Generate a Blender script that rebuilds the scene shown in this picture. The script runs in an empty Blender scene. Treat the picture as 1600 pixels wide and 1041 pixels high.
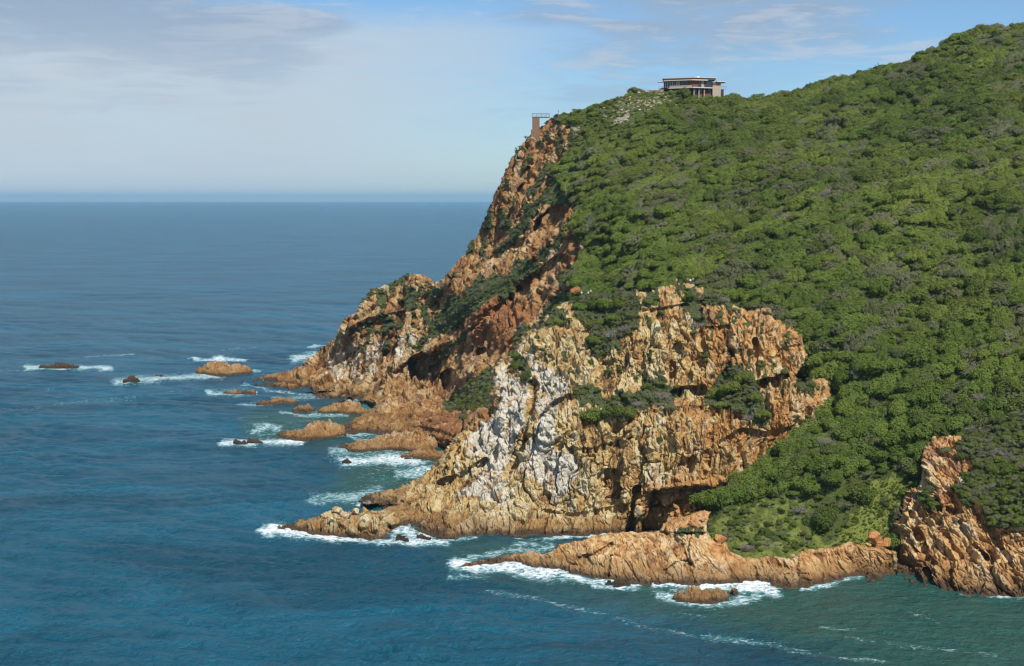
import bpy, math, random, time
import numpy as np
T0 = time.time()
R = math.radians
C = bpy.context.scene.collection
scene = bpy.context.scene

# ------------------------------------------------------------------ camera
F = 2198.0                      # focal length in photo pixels (1600 wide)
HOR = 311.0                     # row of the sea horizon
CAM_H = 90.0
PITCH = math.atan((520.5 - HOR) / F)
cam_d = bpy.data.cameras.new('camera')
cam_d.lens = 36.0 * F / 1600.0
cam_d.clip_start = 1.0
cam_d.clip_end = 200000.0
cam = bpy.data.objects.new('camera', cam_d)
C.objects.link(cam)
cam.location = (0, 0, CAM_H)
cam.rotation_euler = (R(90) - PITCH, 0, 0)
scene.camera = cam

# ------------------------------------------------------------------ world, sun, exposure
SUN_EL, SUN_AZ = 53.0, 31.0     # azimuth: degrees to the right of "straight behind the camera"
SUN_DIR = (math.sin(R(SUN_AZ)) * math.cos(R(SUN_EL)), -math.cos(R(SUN_AZ)) * math.cos(R(SUN_EL)), math.sin(R(SUN_EL)))
scene.view_settings.view_transform = 'Standard'
scene.view_settings.look = 'None'
scene.view_settings.exposure = 0.5
scene.view_settings.gamma = 1.0
sd = bpy.data.lights.new('sun', 'SUN')
sd.energy = 4.4
sd.angle = R(0.5)
sd.color = (1.0, 0.955, 0.88)
sun = bpy.data.objects.new('sun', sd)
C.objects.link(sun)
from mathutils import Vector, Matrix
sun.rotation_euler = Vector(SUN_DIR).to_track_quat('Z', 'Y').to_euler()

world = bpy.data.worlds.new('World')
scene.world = world
world.use_nodes = True


class NT:
    """small helper round a node tree"""
    def __init__(self, tree):
        self.t = tree
        for n in list(tree.nodes):
            tree.nodes.remove(n)

    def n(self, kind, **kw):
        nd = self.t.nodes.new(kind)
        for k, v in kw.items():
            if k.startswith('i_'):
                key = k[2:]
                key = int(key) if key.isdigit() else key.replace('_', ' ')
                s = nd.inputs[key]
                if isinstance(v, bpy.types.NodeSocket):
                    self.t.links.new(v, s)
                else:
                    s.default_value = v
            else:
                setattr(nd, k, v)
        return nd

    def link(self, a, b):
        self.t.links.new(a, b)

    def math(self, op, a, b=0.0, c=0.0, clamp=False):
        nd = self.n('ShaderNodeMath', operation=op, use_clamp=clamp)
        for i, v in enumerate((a, b, c)):
            if isinstance(v, bpy.types.NodeSocket):
                self.link(v, nd.inputs[i])
            else:
                nd.inputs[i].default_value = v
        return nd.outputs[0]

    def sstep(self, x, lo, hi, a=0.0, b=1.0):
        nd = self.n('ShaderNodeMapRange', interpolation_type='SMOOTHSTEP')
        for i, v in enumerate((x, lo, hi, a, b)):
            if isinstance(v, bpy.types.NodeSocket):
                self.link(v, nd.inputs[i])
            else:
                nd.inputs[i].default_value = v
        return nd.outputs[0]

    def mix(self, f, a, b, blend='MIX'):
        nd = self.n('ShaderNodeMix', data_type='RGBA', blend_type=blend)
        for i, v in ((0, f), (6, a), (7, b)):
            s = nd.inputs[i]
            if isinstance(v, bpy.types.NodeSocket):
                self.link(v, s)
            elif i == 0:
                s.default_value = v
            else:
                s.default_value = (v[0], v[1], v[2], 1.0)
        return nd.outputs[2]

    def noise(self, vec, scale, detail=4.0, rough=0.55, dist=0.0):
        nd = self.n('ShaderNodeTexNoise')
        if vec is not None:
            self.link(vec, nd.inputs['Vector'])
        nd.inputs['Scale'].default_value = scale
        nd.inputs['Detail'].default_value = detail
        nd.inputs['Roughness'].default_value = rough
        nd.inputs['Distortion'].default_value = dist
        return nd.outputs['Fac']

    def ramp(self, fac, stops, interp='LINEAR'):
        nd = self.n('ShaderNodeValToRGB')
        nd.color_ramp.interpolation = interp
        cr = nd.color_ramp
        while len(cr.elements) < len(stops):
            cr.elements.new(0.5)
        for e, (p, c) in zip(cr.elements, stops):
            e.position = p
            e.color = (c[0], c[1], c[2], 1.0)
        self.link(fac, nd.inputs[0])
        return nd.outputs[0]

    def mapping(self, vec, scale=(1, 1, 1), rot=(0, 0, 0), loc=(0, 0, 0)):
        nd = self.n('ShaderNodeMapping')
        self.link(vec, nd.inputs[0])
        nd.inputs['Location'].default_value = loc
        nd.inputs['Rotation'].default_value = rot
        nd.inputs['Scale'].default_value = scale
        return nd.outputs[0]


def build_world():
    w = NT(world.node_tree)
    sky = w.n('ShaderNodeTexSky', sky_type='NISHITA', sun_disc=False)
    sky.sun_elevation = R(SUN_EL)
    sky.sun_rotation = math.atan2(SUN_DIR[0], SUN_DIR[1])
    sky.altitude = 90
    sky.air_density = 1.0
    sky.dust_density = 0.3
    sky.ozone_density = 2.0
    tc = w.n('ShaderNodeTexCoord')
    sep = w.n('ShaderNodeSeparateXYZ')
    w.link(tc.outputs['Generated'], sep.inputs[0])
    x, y, z = sep.outputs
    az = w.math('ARCTAN2', x, y)                    # compass bearing of the direction, 0 = out to sea
    el = w.math('ARCSINE', z)
    comb = w.n('ShaderNodeCombineXYZ')
    w.link(az, comb.inputs[0]); w.link(el, comb.inputs[1])
    v = comb.outputs[0]
    big = w.noise(w.mapping(v, (3.0, 10.0, 1), loc=(3.1, 0.4, 0)), 1.0, 5.0, 0.55, 0.4)
    med = w.noise(w.mapping(v, (7.0, 34.0, 1), loc=(1.7, 4.0, 0)), 1.0, 7.0, 0.6, 0.9)
    fin = w.noise(w.mapping(v, (16.0, 110.0, 1), (0, 0, R(4)), loc=(6.1, 2.0, 0)), 1.0, 6.0, 0.6, 0.8)
    # a thick pale bank of sea fog and stratus over the western sea
    azw = w.math('ADD', az, w.math('MULTIPLY', w.math('SUBTRACT', med, 0.5), 0.22))
    azw = w.math('ADD', azw, w.math('MULTIPLY', w.math('SUBTRACT', big, 0.5), 0.22))
    left = w.sstep(azw, -0.20, 0.10, 1.0, 0.0)
    elw = w.math('ADD', el, w.math('MULTIPLY', w.math('SUBTRACT', med, 0.5), 0.03))
    under = w.sstep(elw, 0.108, 0.138, 1.0, 0.0)
    bank = w.math('MULTIPLY', w.math('MULTIPLY', left, under), w.sstep(w.math('ADD', med, w.math('MULTIPLY', w.math('SUBTRACT', fin, 0.5), 0.5)), 0.30, 0.60, 0.84, 1.0))
    low = w.sstep(el, -0.01, 0.07, 0.5, 0.0)        # general paleness low over the sea
    bank = w.math('MAXIMUM', bank, low)
    # thin broken cloud deck higher up
    deck = w.sstep(elw, 0.088, 0.125, 0.0, 1.0)
    holes = w.sstep(w.math('ADD', big, w.math('MULTIPLY', w.math('SUBTRACT', med, 0.5), 0.5)), 0.38, 0.58)
    deckm = w.math('MULTIPLY', w.math('MULTIPLY', deck, holes), w.sstep(az, 0.16, 0.30, 0.85, 0.55))
    wisps = w.math('MULTIPLY', w.sstep(w.math('ADD', med, w.math('MULTIPLY', w.math('SUBTRACT', fin, 0.5), 0.7)), 0.50, 0.68), w.math('MULTIPLY', w.sstep(el, 0.02, 0.075, 0.0, 0.55), w.sstep(az, -0.26, -0.14, 0.4, 1.0)))
    grey = w.math('MULTIPLY', w.math('MULTIPLY', w.sstep(w.math('ADD', big, w.math('MULTIPLY', w.math('SUBTRACT', fin, 0.5), 0.4)), 0.47, 0.62), w.sstep(el, 0.035, 0.085, 0.0, 0.5)), w.sstep(az, 0.12, 0.2, 1.0, 0.2))
    skyc = w.mix(1.0, sky.outputs[0], (0.60, 0.79, 1.0), 'MULTIPLY')
    lum = 5.4
    col = w.mix(bank, skyc, tuple(c * lum for c in (0.84, 0.98, 1.10)))
    col = w.mix(deckm, col, tuple(c * lum for c in (0.52, 0.66, 0.86)))
    col = w.mix(grey, col, tuple(c * lum for c in (0.50, 0.67, 0.90)))
    col = w.mix(wisps, col, tuple(c * lum for c in (0.86, 0.96, 1.10)))
    bg = w.n('ShaderNodeBackground', i_Strength=0.085)
    w.link(col, bg.inputs[0])
    out = w.n('ShaderNodeOutputWorld')
    w.link(bg.outputs[0], out.inputs[0])


build_world()
scene.cycles.max_bounces = 6
scene.cycles.diffuse_bounces = 2
scene.cycles.glossy_bounces = 2
scene.cycles.transparent_max_bounces = 6
scene.cycles.volume_bounces = 0
scene.cycles.use_denoising = True
scene.cycles.sample_clamp_direct = 1.9
scene.cycles.sample_clamp_indirect = 4.0
scene.cycles.pixel_filter_type = 'BLACKMAN_HARRIS'
scene.cycles.filter_width = 1.3

# ------------------------------------------------------------------ pixel -> world
cp, sp_ = math.cos(PITCH), math.sin(PITCH)


def ray(u, v):
    """direction through photo pixel, scaled to dy = 1 -> (dx, dz)"""
    u = np.asarray(u, float); v = np.asarray(v, float)
    x = (u - 800.0) / F; y = -(v - 520.5) / F
    dy = y * sp_ + cp; dz = y * cp - sp_
    return x / dy, dz / dy


def pt(u, v, Y):
    dx, dz = ray(u, v)
    return np.stack([dx * Y, np.asarray(Y, float) + 0 * dx, CAM_H + dz * Y], -1)


def yz(v, z):
    """distance at which row v is at height z"""
    _, dz = ray(800, v)
    return float((z - CAM_H) / dz)


def W(u, v):
    return (u, v, yz(v, 0.0))


def Z(u, v, z):
    return (u, v, yz(v, z))


def project(p):
    x, y, z = p[..., 0], p[..., 1], p[..., 2] - CAM_H
    d = y * cp - z * sp_
    return 800 + F * x / d, 520.5 - F * (y * sp_ + z * cp) / d


# ------------------------------------------------------------------ noise in numpy
def _hash(ix, iy, iz, s):
    h = (ix.astype(np.uint32) * np.uint32(374761393) + iy.astype(np.uint32) * np.uint32(668265263)
         + iz.astype(np.uint32) * np.uint32(2147483647) + np.uint32((s * 974634557) & 0xffffffff))
    h = (h ^ (h >> np.uint32(13))) * np.uint32(1274126177)
    h = (h ^ (h >> np.uint32(15))) * np.uint32(2246822519)
    return h ^ (h >> np.uint32(16))


def vnoise(p, s=0):
    """value noise -1..1"""
    p = p.astype(np.float32)
    i = np.floor(p).astype(np.int32)
    f = p - i
    f = f * f * f * (f * (f * 6 - 15) + 10)
    r = 0
    for a in (0, 1):
        wx = f[:, 0] if a else 1 - f[:, 0]
        for b in (0, 1):
            wy = f[:, 1] if b else 1 - f[:, 1]
            for c in (0, 1):
                wz = f[:, 2] if c else 1 - f[:, 2]
                h = _hash(i[:, 0] + a, i[:, 1] + b, i[:, 2] + c, s).astype(np.float32) / np.float32(2147483648.0) - 1
                r = r + wx * wy * wz * h
    return r


def fbm(p, octs=4, s=0, gain=0.5):
    r = 0; a = 1.0; t = 0
    for k in range(octs):
        r = r + a * vnoise(p * (2.03 ** k) + 17.3 * k, s + k)
        t += a; a *= gain
    return r / t


def worley(p, s=0, jit=0.9):
    """F1, F2, random value of the nearest cell, and the height of a randomly tilted facet of that cell"""
    p = p.astype(np.float32)
    i = np.floor(p).astype(np.int32)
    n = len(p)
    f1 = np.full(n, 9., np.float32); f2 = f1.copy(); hid_ = np.zeros(n, np.uint32)
    vx = np.zeros(n, np.float32); vy = vx.copy(); vz = vx.copy()
    for a in (-1, 0, 1):
        for b in (-1, 0, 1):
            for c in (-1, 0, 1):
                ix, iy, iz = i[:, 0] + a, i[:, 1] + b, i[:, 2] + c
                h = _hash(ix, iy, iz, s)
                ox = (h & np.uint32(1023)).astype(np.float32) / 1023.
                oy = ((h >> np.uint32(10)) & np.uint32(1023)).astype(np.float32) / 1023.
                oz = ((h >> np.uint32(20)) & np.uint32(1023)).astype(np.float32) / 1023.
                dx = ix + .5 + jit * (ox - .5) - p[:, 0]
                dy = iy + .5 + jit * (oy - .5) - p[:, 1]
                dz = iz + .5 + jit * (oz - .5) - p[:, 2]
                d = dx * dx + dy * dy + dz * dz
                nr = d < f1
                f2 = np.where(nr, f1, np.minimum(f2, d))
                f1 = np.where(nr, d, f1)
                hid_ = np.where(nr, h, hid_)
                vx = np.where(nr, dx, vx); vy = np.where(nr, dy, vy); vz = np.where(nr, dz, vz)
    g = hid_ * np.uint32(2654435761)
    g = g ^ (g >> np.uint32(15))
    u = lambda k: ((g >> np.uint32(k)) & np.uint32(255)).astype(np.float32) / 127.5 - 1
    tilt = vx * u(0) + vy * u(8) + vz * u(16)
    cid = ((g >> np.uint32(21)) & np.uint32(1023)).astype(np.float32) / 1023.
    return np.sqrt(f1), np.sqrt(f2), cid, tilt


def smooth(x, a, b):
    t = np.clip((x - a) / (b - a), 0, 1)
    return t * t * (3 - 2 * t)


# ------------------------------------------------------------------ 2-D polygon helpers
def sdist(u, v, poly):
    """signed distance (positive inside), nearest boundary point"""
    P = np.asarray(poly, float)
    n = len(u)
    best = np.full(n, 1e9); bu = np.zeros(n); bv = np.zeros(n)
    ins = np.zeros(n, bool)
    for k in range(len(P)):
        a = P[k]; b = P[(k + 1) % len(P)]
        d = b - a
        t = np.clip(((u - a[0]) * d[0] + (v - a[1]) * d[1]) / max(d @ d, 1e-9), 0, 1)
        pu = a[0] + t * d[0]; pv = a[1] + t * d[1]
        q = (u - pu) ** 2 + (v - pv) ** 2
        m = q < best
        best[m] = q[m]; bu[m] = pu[m]; bv[m] = pv[m]
        if a[1] != b[1]:
            c = ((a[1] > v) != (b[1] > v)) & (u < (b[0] - a[0]) * (v - a[1]) / (b[1] - a[1]) + a[0])
            ins ^= c
    d = np.sqrt(best)
    return np.where(ins, d, -d), bu, bv


def sd_local(u, v, poly, pad):
    """signed distance only near the polygon; far points get -pad"""
    P = np.asarray(poly, float)
    m = (u > P[:, 0].min() - pad) & (u < P[:, 0].max() + pad) & (v > P[:, 1].min() - pad) & (v < P[:, 1].max() + pad)
    r = np.full(len(u), -float(pad))
    if m.any():
        r[m] = np.maximum(sdist(u[m], v[m], P)[0], -pad)
    return r


def pl_dist(u, v, line, pad):
    P = np.asarray(line, float)
    m = (u > P[:, 0].min() - pad) & (u < P[:, 0].max() + pad) & (v > P[:, 1].min() - pad) & (v < P[:, 1].max() + pad)
    r = np.full(len(u), float(pad))
    if m.any():
        uu, vv = u[m], v[m]
        best = np.full(len(uu), 1e9)
        for a, b in zip(P[:-1], P[1:]):
            d = b - a
            t = np.clip(((uu - a[0]) * d[0] + (vv - a[1]) * d[1]) / max(d @ d, 1e-9), 0, 1)
            best = np.minimum(best, (uu - a[0] - t * d[0]) ** 2 + (vv - a[1] - t * d[1]) ** 2)
        r[m] = np.sqrt(best)
    return r


def tps(ctrl, lam=0.4):
    A = np.asarray(ctrl, float)
    x = A[:, :2] / 400.0; y = np.log(A[:, 2])
    n = len(A)
    d = ((x[:, None] - x[None]) ** 2).sum(-1)
    K = np.where(d > 0, d * np.log(np.maximum(d, 1e-12)), 0) * 0.5
    K += np.eye(n) * lam * 1e-3
    Pm = np.c_[np.ones(n), x]
    M = np.block([[K, Pm], [Pm.T, np.zeros((3, 3))]])
    w = np.linalg.solve(M, np.r_[y, np.zeros(3)])

    def f(u, v):
        q = np.stack([u, v], -1) / 400.0
        out = w[n] + w[n + 1] * q[:, 0] + w[n + 2] * q[:, 1]
        for k in range(n):
            dd = (q[:, 0] - x[k, 0]) ** 2 + (q[:, 1] - x[k, 1]) ** 2
            out += w[k] * 0.5 * dd * np.log(np.maximum(dd, 1e-12))
        return np.exp(out)
    return f


# ------------------------------------------------------------------ objects
def tag(o, label=None, cat=None, group=None, kind=None):
    if label: o['label'] = label
    if cat: o['category'] = cat
    if group: o['group'] = group
    if kind: o['kind'] = kind
    return o


def mesh_np(name, verts, faces, mats, flat=True, attrs=None, parent=None, mat_idx=None):
    me = bpy.data.meshes.new(name)
    verts = np.ascontiguousarray(verts, np.float32)
    faces = np.ascontiguousarray(faces, np.int32)
    k = faces.shape[1]
    me.vertices.add(len(verts)); me.vertices.foreach_set('co', verts.ravel())
    me.loops.add(faces.size); me.loops.foreach_set('vertex_index', faces.ravel())
    me.polygons.add(len(faces))
    me.polygons.foreach_set('loop_start', np.arange(0, faces.size, k, dtype=np.int32))
    if mat_idx is not None:
        me.polygons.foreach_set('material_index', np.ascontiguousarray(mat_idx, np.int32))
    me.update(calc_edges=True)
    me.polygons.foreach_set('use_smooth', np.full(len(faces), not flat))
    for an, data in (attrs or {}).items():
        if data.ndim == 1:
            a = me.attributes.new(an, 'FLOAT', 'POINT'); a.data.foreach_set('value', np.ascontiguousarray(data, np.float32))
        else:
            a = me.attributes.new(an, 'FLOAT_COLOR', 'POINT')
            d4 = np.ones((len(data), 4), np.float32); d4[:, :data.shape[1]] = data
            a.data.foreach_set('color', d4.ravel())
    for m in (mats if isinstance(mats, (list, tuple)) else [mats]):
        me.materials.append(m)
    o = bpy.data.objects.new(name, me)
    C.objects.link(o)
    if parent is not None: o.parent = parent
    return o


def empty(name, loc, rz=0.0):
    o = bpy.data.objects.new(name, None)
    o.empty_display_size = 1
    C.objects.link(o)
    o.location = loc; o.rotation_euler = (0, 0, rz)
    return o


# ------------------------------------------------------------------ materials
def new_mat(name):
    m = bpy.data.materials.new(name)
    m.use_nodes = True
    return m, NT(m.node_tree)


def finish(nt, color, rough=0.9, normal=None, spec=0.2, **kw):
    p = nt.n('ShaderNodeBsdfPrincipled')
    for key, v in (('Base Color', color), ('Roughness', rough), ('Specular IOR Level', spec)):
        if isinstance(v, bpy.types.NodeSocket):
            nt.link(v, p.inputs[key])
        elif key == 'Base Color':
            p.inputs[key].default_value = (v[0], v[1], v[2], 1)
        else:
            p.inputs[key].default_value = v
    if normal is not None: nt.link(normal, p.inputs['Normal'])
    for k, v in kw.items(): p.inputs[k.replace('_', ' ')].default_value = v
    o = nt.n('ShaderNodeOutputMaterial')
    nt.link(p.outputs[0], o.inputs[0])
    return p


def rock_mat(name, ramp, rust, rib_rot=(0, 0, 0), stain=(0.085, 0.066, 0.052), stain_amt=0.65, dark=0.0):
    m, t = new_mat(name)
    pos = t.n('ShaderNodeNewGeometry').outputs['Position']
    att = t.n('ShaderNodeAttribute', attribute_name='cover')
    sep = t.n('ShaderNodeSeparateColor'); t.link(att.outputs['Color'], sep.inputs[0])
    veg, white, rustm = sep.outputs[0], sep.outputs[1], sep.outputs[2]
    z = t.n('ShaderNodeSeparateXYZ'); t.link(pos, z.inputs[0]); z = z.outputs[2]
    rib = t.mapping(pos, (1, 1, 0.28), rib_rot)
    n1 = t.noise(pos, 0.06, 3)
    n2 = t.noise(rib, 0.42, 7, 0.62, 0.6)
    n3 = t.noise(pos, 1.3, 6, 0.65)
    n4 = t.noise(rib, 0.16, 5, 0.6, 1.0)
    f = t.math('ADD', t.math('MULTIPLY', n2, 0.75), t.math('MULTIPLY', n1, 0.35))
    f = t.math('ADD', f, t.math('MULTIPLY', t.math('SUBTRACT', n3, 0.5), 0.35))
    f = t.math('SUBTRACT', f, 0.05)
    tone = t.n('ShaderNodeAttribute', attribute_name='tone').outputs['Fac']
    f = t.math('ADD', f, t.math('MULTIPLY', t.math('SUBTRACT', tone, 0.5), 0.75))
    col = t.ramp(f, ramp)
    col = t.mix(t.math('MULTIPLY', t.sstep(t.math('ADD', rustm, t.math('MULTIPLY', t.math('SUBTRACT', n4, 0.5), 1.6)), 0.35, 0.75), 0.75), col, rust)
    st = t.math('MULTIPLY', t.sstep(t.math('ADD', n4, t.math('MULTIPLY', t.math('SUBTRACT', n3, 0.5), 0.5)), 0.56, 0.70), stain_amt)
    col = t.mix(st, col, stain)
    sk = t.noise(t.mapping(pos, (1, 1, 0.10), rib_rot), 1.3, 4, 0.6, 0.4)
    col = t.mix(t.math('MULTIPLY', t.sstep(t.math('ADD', sk, t.math('MULTIPLY', t.math('SUBTRACT', n1, 0.5), 0.5)), 0.56, 0.68), 0.55), col, (0.10, 0.062, 0.036))
    # pale grey lichen flecks
    li = t.math('MULTIPLY', t.sstep(t.noise(pos, 0.8, 5, 0.7), 0.62, 0.72), 0.55)
    col = t.mix(li, col, (0.42, 0.40, 0.35))
    # white crust
    wf = t.sstep(t.math('ADD', t.math('ADD', white, t.math('MULTIPLY', t.math('SUBTRACT', tone, 0.5), 0.5)), t.math('MULTIPLY', t.math('SUBTRACT', n2, 0.5), 2.3)), 0.47, 0.86)
    wf = t.math('MULTIPLY', wf, t.sstep(white, 0.03, 0.2))
    wcol = t.mix(n3, (0.37, 0.335, 0.265), (0.71, 0.665, 0.57))
    col = t.mix(t.math('MULTIPLY', wf, 0.92), col, wcol)
    # plants rooted in the rock
    gf = t.sstep(t.math('ADD', veg, t.math('MULTIPLY', t.math('SUBTRACT', n3, 0.5), 0.7)), 0.38, 0.6)
    gcol = t.mix(t.noise(pos, 0.35, 5), (0.030, 0.042, 0.014), (0.105, 0.115, 0.045))
    col = t.mix(gf, col, gcol)
    # tide zone: brown weed and wet rock just over the water
    zz = t.math('ADD', z, t.math('ADD', t.math('MULTIPLY', t.math('SUBTRACT', n4, 0.5), -1.6), t.math('MULTIPLY', t.math('SUBTRACT', n3, 0.5), -2.2)))
    och = t.math('MULTIPLY', t.sstep(zz, 2.0, 4.6, 0.62, 0.0), t.math('SUBTRACT', 1.0, t.math('MULTIPLY', wf, 0.8)))
    col = t.mix(och, col, t.mix(n3, (0.135, 0.068, 0.024), (0.30, 0.165, 0.06)))
    wet = t.sstep(zz, 0.5, 1.7, 0.88, 0.0)
    col = t.mix(wet, col, (0.050, 0.032, 0.020))
    if dark: col = t.mix(dark, col, (0.03, 0.024, 0.02))
    rough = t.math('SUBTRACT', 0.92, t.math('MULTIPLY', wet, 0.4))
    b = t.n('ShaderNodeBump', i_Strength=1.0, i_Distance=1.5)
    hgt = t.math('ADD', n2, t.math('MULTIPLY', n3, 0.45))
    t.link(hgt, b.inputs['Height'])
    finish(t, col, rough, b.outputs[0], 0.15)
    return m


RAMP_B = [(0.18, (0.11, 0.066, 0.032)), (0.31, (0.31, 0.172, 0.068)), (0.43, (0.445, 0.290, 0.108)), (0.55, (0.485, 0.37, 0.175)), (0.72, (0.57, 0.485, 0.305))]
RAMP_F = [(0.20, (0.085, 0.042, 0.021)), (0.36, (0.235, 0.115, 0.042)), (0.48, (0.335, 0.182, 0.068)), (0.60, (0.39, 0.262, 0.120)), (0.78, (0.47, 0.36, 0.21))]
RAMP_L = [(0.22, (0.17, 0.082, 0.034)), (0.38, (0.42, 0.22, 0.085)), (0.50, (0.53, 0.33, 0.14)), (0.64, (0.57, 0.40, 0.20)), (0.82, (0.62, 0.49, 0.33))]
M_BLUFF = rock_mat('bluff_rock', RAMP_B, (0.43, 0.200, 0.058), (0, R(8), 0))
M_FAR = rock_mat('cliff_rock', RAMP_F, (0.28, 0.115, 0.043), (0, R(28), 0), stain_amt=0.8)
M_LEDGE = rock_mat('ledge_rock', RAMP_L, (0.46, 0.20, 0.06), (0, R(-20), 0), stain_amt=0.5)
M_OUT = rock_mat('outcrop_rock', RAMP_L, (0.45, 0.185, 0.06), (0, R(-25), 0), stain_amt=0.6)
RAMP_S = [(p, (c[0] * .68, c[1] * .64, c[2] * .62)) for p, c in RAMP_L]
M_SKERRY = rock_mat('skerry_rock', RAMP_S, (0.30, 0.13, 0.045), (0, R(70), 0))
M_DARKROCK = rock_mat('black_skerry_rock', RAMP_F, (0.1, 0.06, 0.03), dark=0.8)


def ground_mat():
    m, t = new_mat('hillside_ground')
    pos = t.n('ShaderNodeNewGeometry').outputs['Position']
    att = t.n('ShaderNodeAttribute', attribute_name='cover')
    sep = t.n('ShaderNodeSeparateColor'); t.link(att.outputs['Color'], sep.inputs[0])
    n1 = t.noise(pos, 0.05, 4); n2 = t.noise(pos, 0.5, 6, 0.65); n3 = t.noise(pos, 2.0, 5, 0.7)
    col = t.mix(n2, (0.040, 0.055, 0.014), (0.110, 0.125, 0.036))
    col = t.mix(t.sstep(n1, 0.45, 0.65), col, (0.060, 0.085, 0.018))
    grass = t.mix(n3, (0.095, 0.140, 0.024), (0.235, 0.245, 0.06))
    gf = t.sstep(t.math('ADD', sep.outputs[1], t.math('MULTIPLY', t.math('SUBTRACT', n2, 0.5), 0.8)), 0.35, 0.6)
    col = t.mix(gf, col, grass)
    sc = t.sstep(t.math('ADD', sep.outputs[2], t.math('MULTIPLY', t.math('SUBTRACT', n2, 0.5), 2.0)), 0.55, 0.75)
    sc = t.math('MULTIPLY', sc, t.sstep(sep.outputs[2], 0.05, 0.3))
    col = t.mix(sc, col, t.mix(n3, (0.17, 0.145, 0.10), (0.42, 0.38, 0.30)))
    b = t.n('ShaderNodeBump', i_Strength=1.0, i_Distance=1.0)
    t.link(t.math('ADD', n2, t.math('MULTIPLY', n3, 0.4)), b.inputs['Height'])
    finish(t, col, 0.95, b.outputs[0], 0.1)
    return m


M_HILL = ground_mat()


def leaf_mat(name, dark, light, trans=0.36, patch=0.55):
    m, t = new_mat(name)
    oi = t.n('ShaderNodeObjectInfo')
    pos = t.n('ShaderNodeNewGeometry').outputs['Position']
    rnd = oi.outputs['Random']
    n = t.noise(pos, 1.1, 3, 0.6)
    big = t.noise(pos, 0.022, 2)
    f = t.math('ADD', t.math('MULTIPLY', rnd, 1.0 - patch), t.math('MULTIPLY', t.sstep(big, 0.35, 0.65), patch))
    f = t.math('ADD', f, t.math('MULTIPLY', t.math('SUBTRACT', n, 0.5), 0.7), clamp=True)
    col = t.mix(f, dark, light)
    p = t.n('ShaderNodeBsdfPrincipled', i_Roughness=0.6)
    p.inputs['Specular IOR Level'].default_value = 0.22
    t.link(col, p.inputs['Base Color'])
    tr = t.n('ShaderNodeBsdfTranslucent')
    t.link(t.mix(1.0, col, (1.0, 1.1, 0.5), 'MULTIPLY'), tr.inputs[0])
    ms = t.n('ShaderNodeMixShader', i_0=trans)
    t.link(p.outputs[0], ms.inputs[1]); t.link(tr.outputs[0], ms.inputs[2])
    o = t.n('ShaderNodeOutputMaterial'); t.link(ms.outputs[0], o.inputs[0])
    return m


M_LEAF_BRIGHT = leaf_mat('bright_green_leaves', (0.100, 0.152, 0.022), (0.204, 0.250, 0.044))
M_LEAF_DARK = leaf_mat('dark_green_leaves', (0.070, 0.104, 0.018), (0.172, 0.205, 0.036))
M_LEAF_OLIVE = leaf_mat('grey_olive_leaves', (0.115, 0.132, 0.052), (0.205, 0.212, 0.100))
M_LEAF_SCRUB = leaf_mat('dull_scrub_leaves', (0.090, 0.108, 0.034), (0.175, 0.180, 0.068))
M_GRASS = leaf_mat('grass_blades', (0.12, 0.15, 0.025), (0.25, 0.24, 0.06))


def plain(name, col, rough=0.8, var=0.25, scale=1.5, spec=0.3, bump=0.0, **kw):
    m, t = new_mat(name)
    pos = t.n('ShaderNodeNewGeometry').outputs['Position']
    n = t.noise(pos, scale, 5, 0.6)
    c = t.mix(n, tuple(x * (1 - var) for x in col), tuple(min(1, x * (1 + var)) for x in col))
    nb = None
    if bump:
        b = t.n('ShaderNodeBump', i_Strength=bump, i_Distance=0.1); t.link(n, b.inputs['Height']); nb = b.outputs[0]
    finish(t, c, rough, nb, spec, **kw)
    return m


M_TWIG = plain('bare_grey_twigs', (0.21, 0.185, 0.16), 0.9)
M_BARK = plain('bark', (0.10, 0.08, 0.06), 0.9)
print('setup', time.time() - T0)

# ================================================================== LANDFORMS
def rock_disp(p, rot, amp=1.0, sizes=((6., 14., 1.15), (2.3, 5.2, 0.7), (0.95, 2.1, 0.33)), crack=1.0, seed=0, warp=1.0, sp=None, big=1.9):
    """height of jointed, ribbed rock along the surface normal and a tone for each block.
    rot = lean of the ribs (radians, in the X-Z plane), sp = local mesh spacing (fine joints fade where it is too coarse)"""
    c, s = math.cos(rot), math.sin(rot)
    q = np.stack([p[:, 0] * c - p[:, 2] * s, p[:, 1] * (1.0 if sp is None else 0.42), p[:, 0] * s + p[:, 2] * c], -1)   # ribs run along q.z
    w = np.stack([fbm(q / 5.0 + 31, 4, seed + 40), fbm(q / 5.0 + 57, 4, seed + 50), fbm(q / 6.0 + 91, 4, seed + 60)], -1)
    qw = q + w * np.array([1.5, 1.5, 2.6]) * warp
    h = fbm(q / np.array([20., 20., 38.]), 4, seed) * big
    tone = np.zeros(len(p))
    for k, (a, b, hgt) in enumerate(sizes):
        f1, f2, cid, tilt = worley(qw / np.array([a, a, b]) + 7.7 * k, seed + 3 * k)
        fade = 1.0 if sp is None else np.clip((a / np.maximum(sp, 1e-3) - 2.0) / 2.0, 0, 1)
        wd = 0.16 if sp is None else np.clip(3.2 * sp / a, 0.15, 0.7)
        e = smooth(f2 - f1, 0.0, wd)
        h = h + fade * hgt * ((0.85 * (2 * cid - 1) + 1.8 * tilt) * (0.12 + 0.88 * e) - crack * 0.85 * (1 - smooth(f2 - f1, 0.0, np.maximum(wd * .7, .12))))
        tone += (0.30, 0.38, 0.32, 0.0)[k] * cid
    fade = 1.0 if sp is None else np.clip(1.4 / np.maximum(sp, 1e-3) - 1.0, 0, 1)
    h = h + 0.2 * fbm(q / np.array([0.8, 0.8, 1.4]), 3, seed + 9) * fade
    return h * amp, tone


class Layer:
    pass


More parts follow.
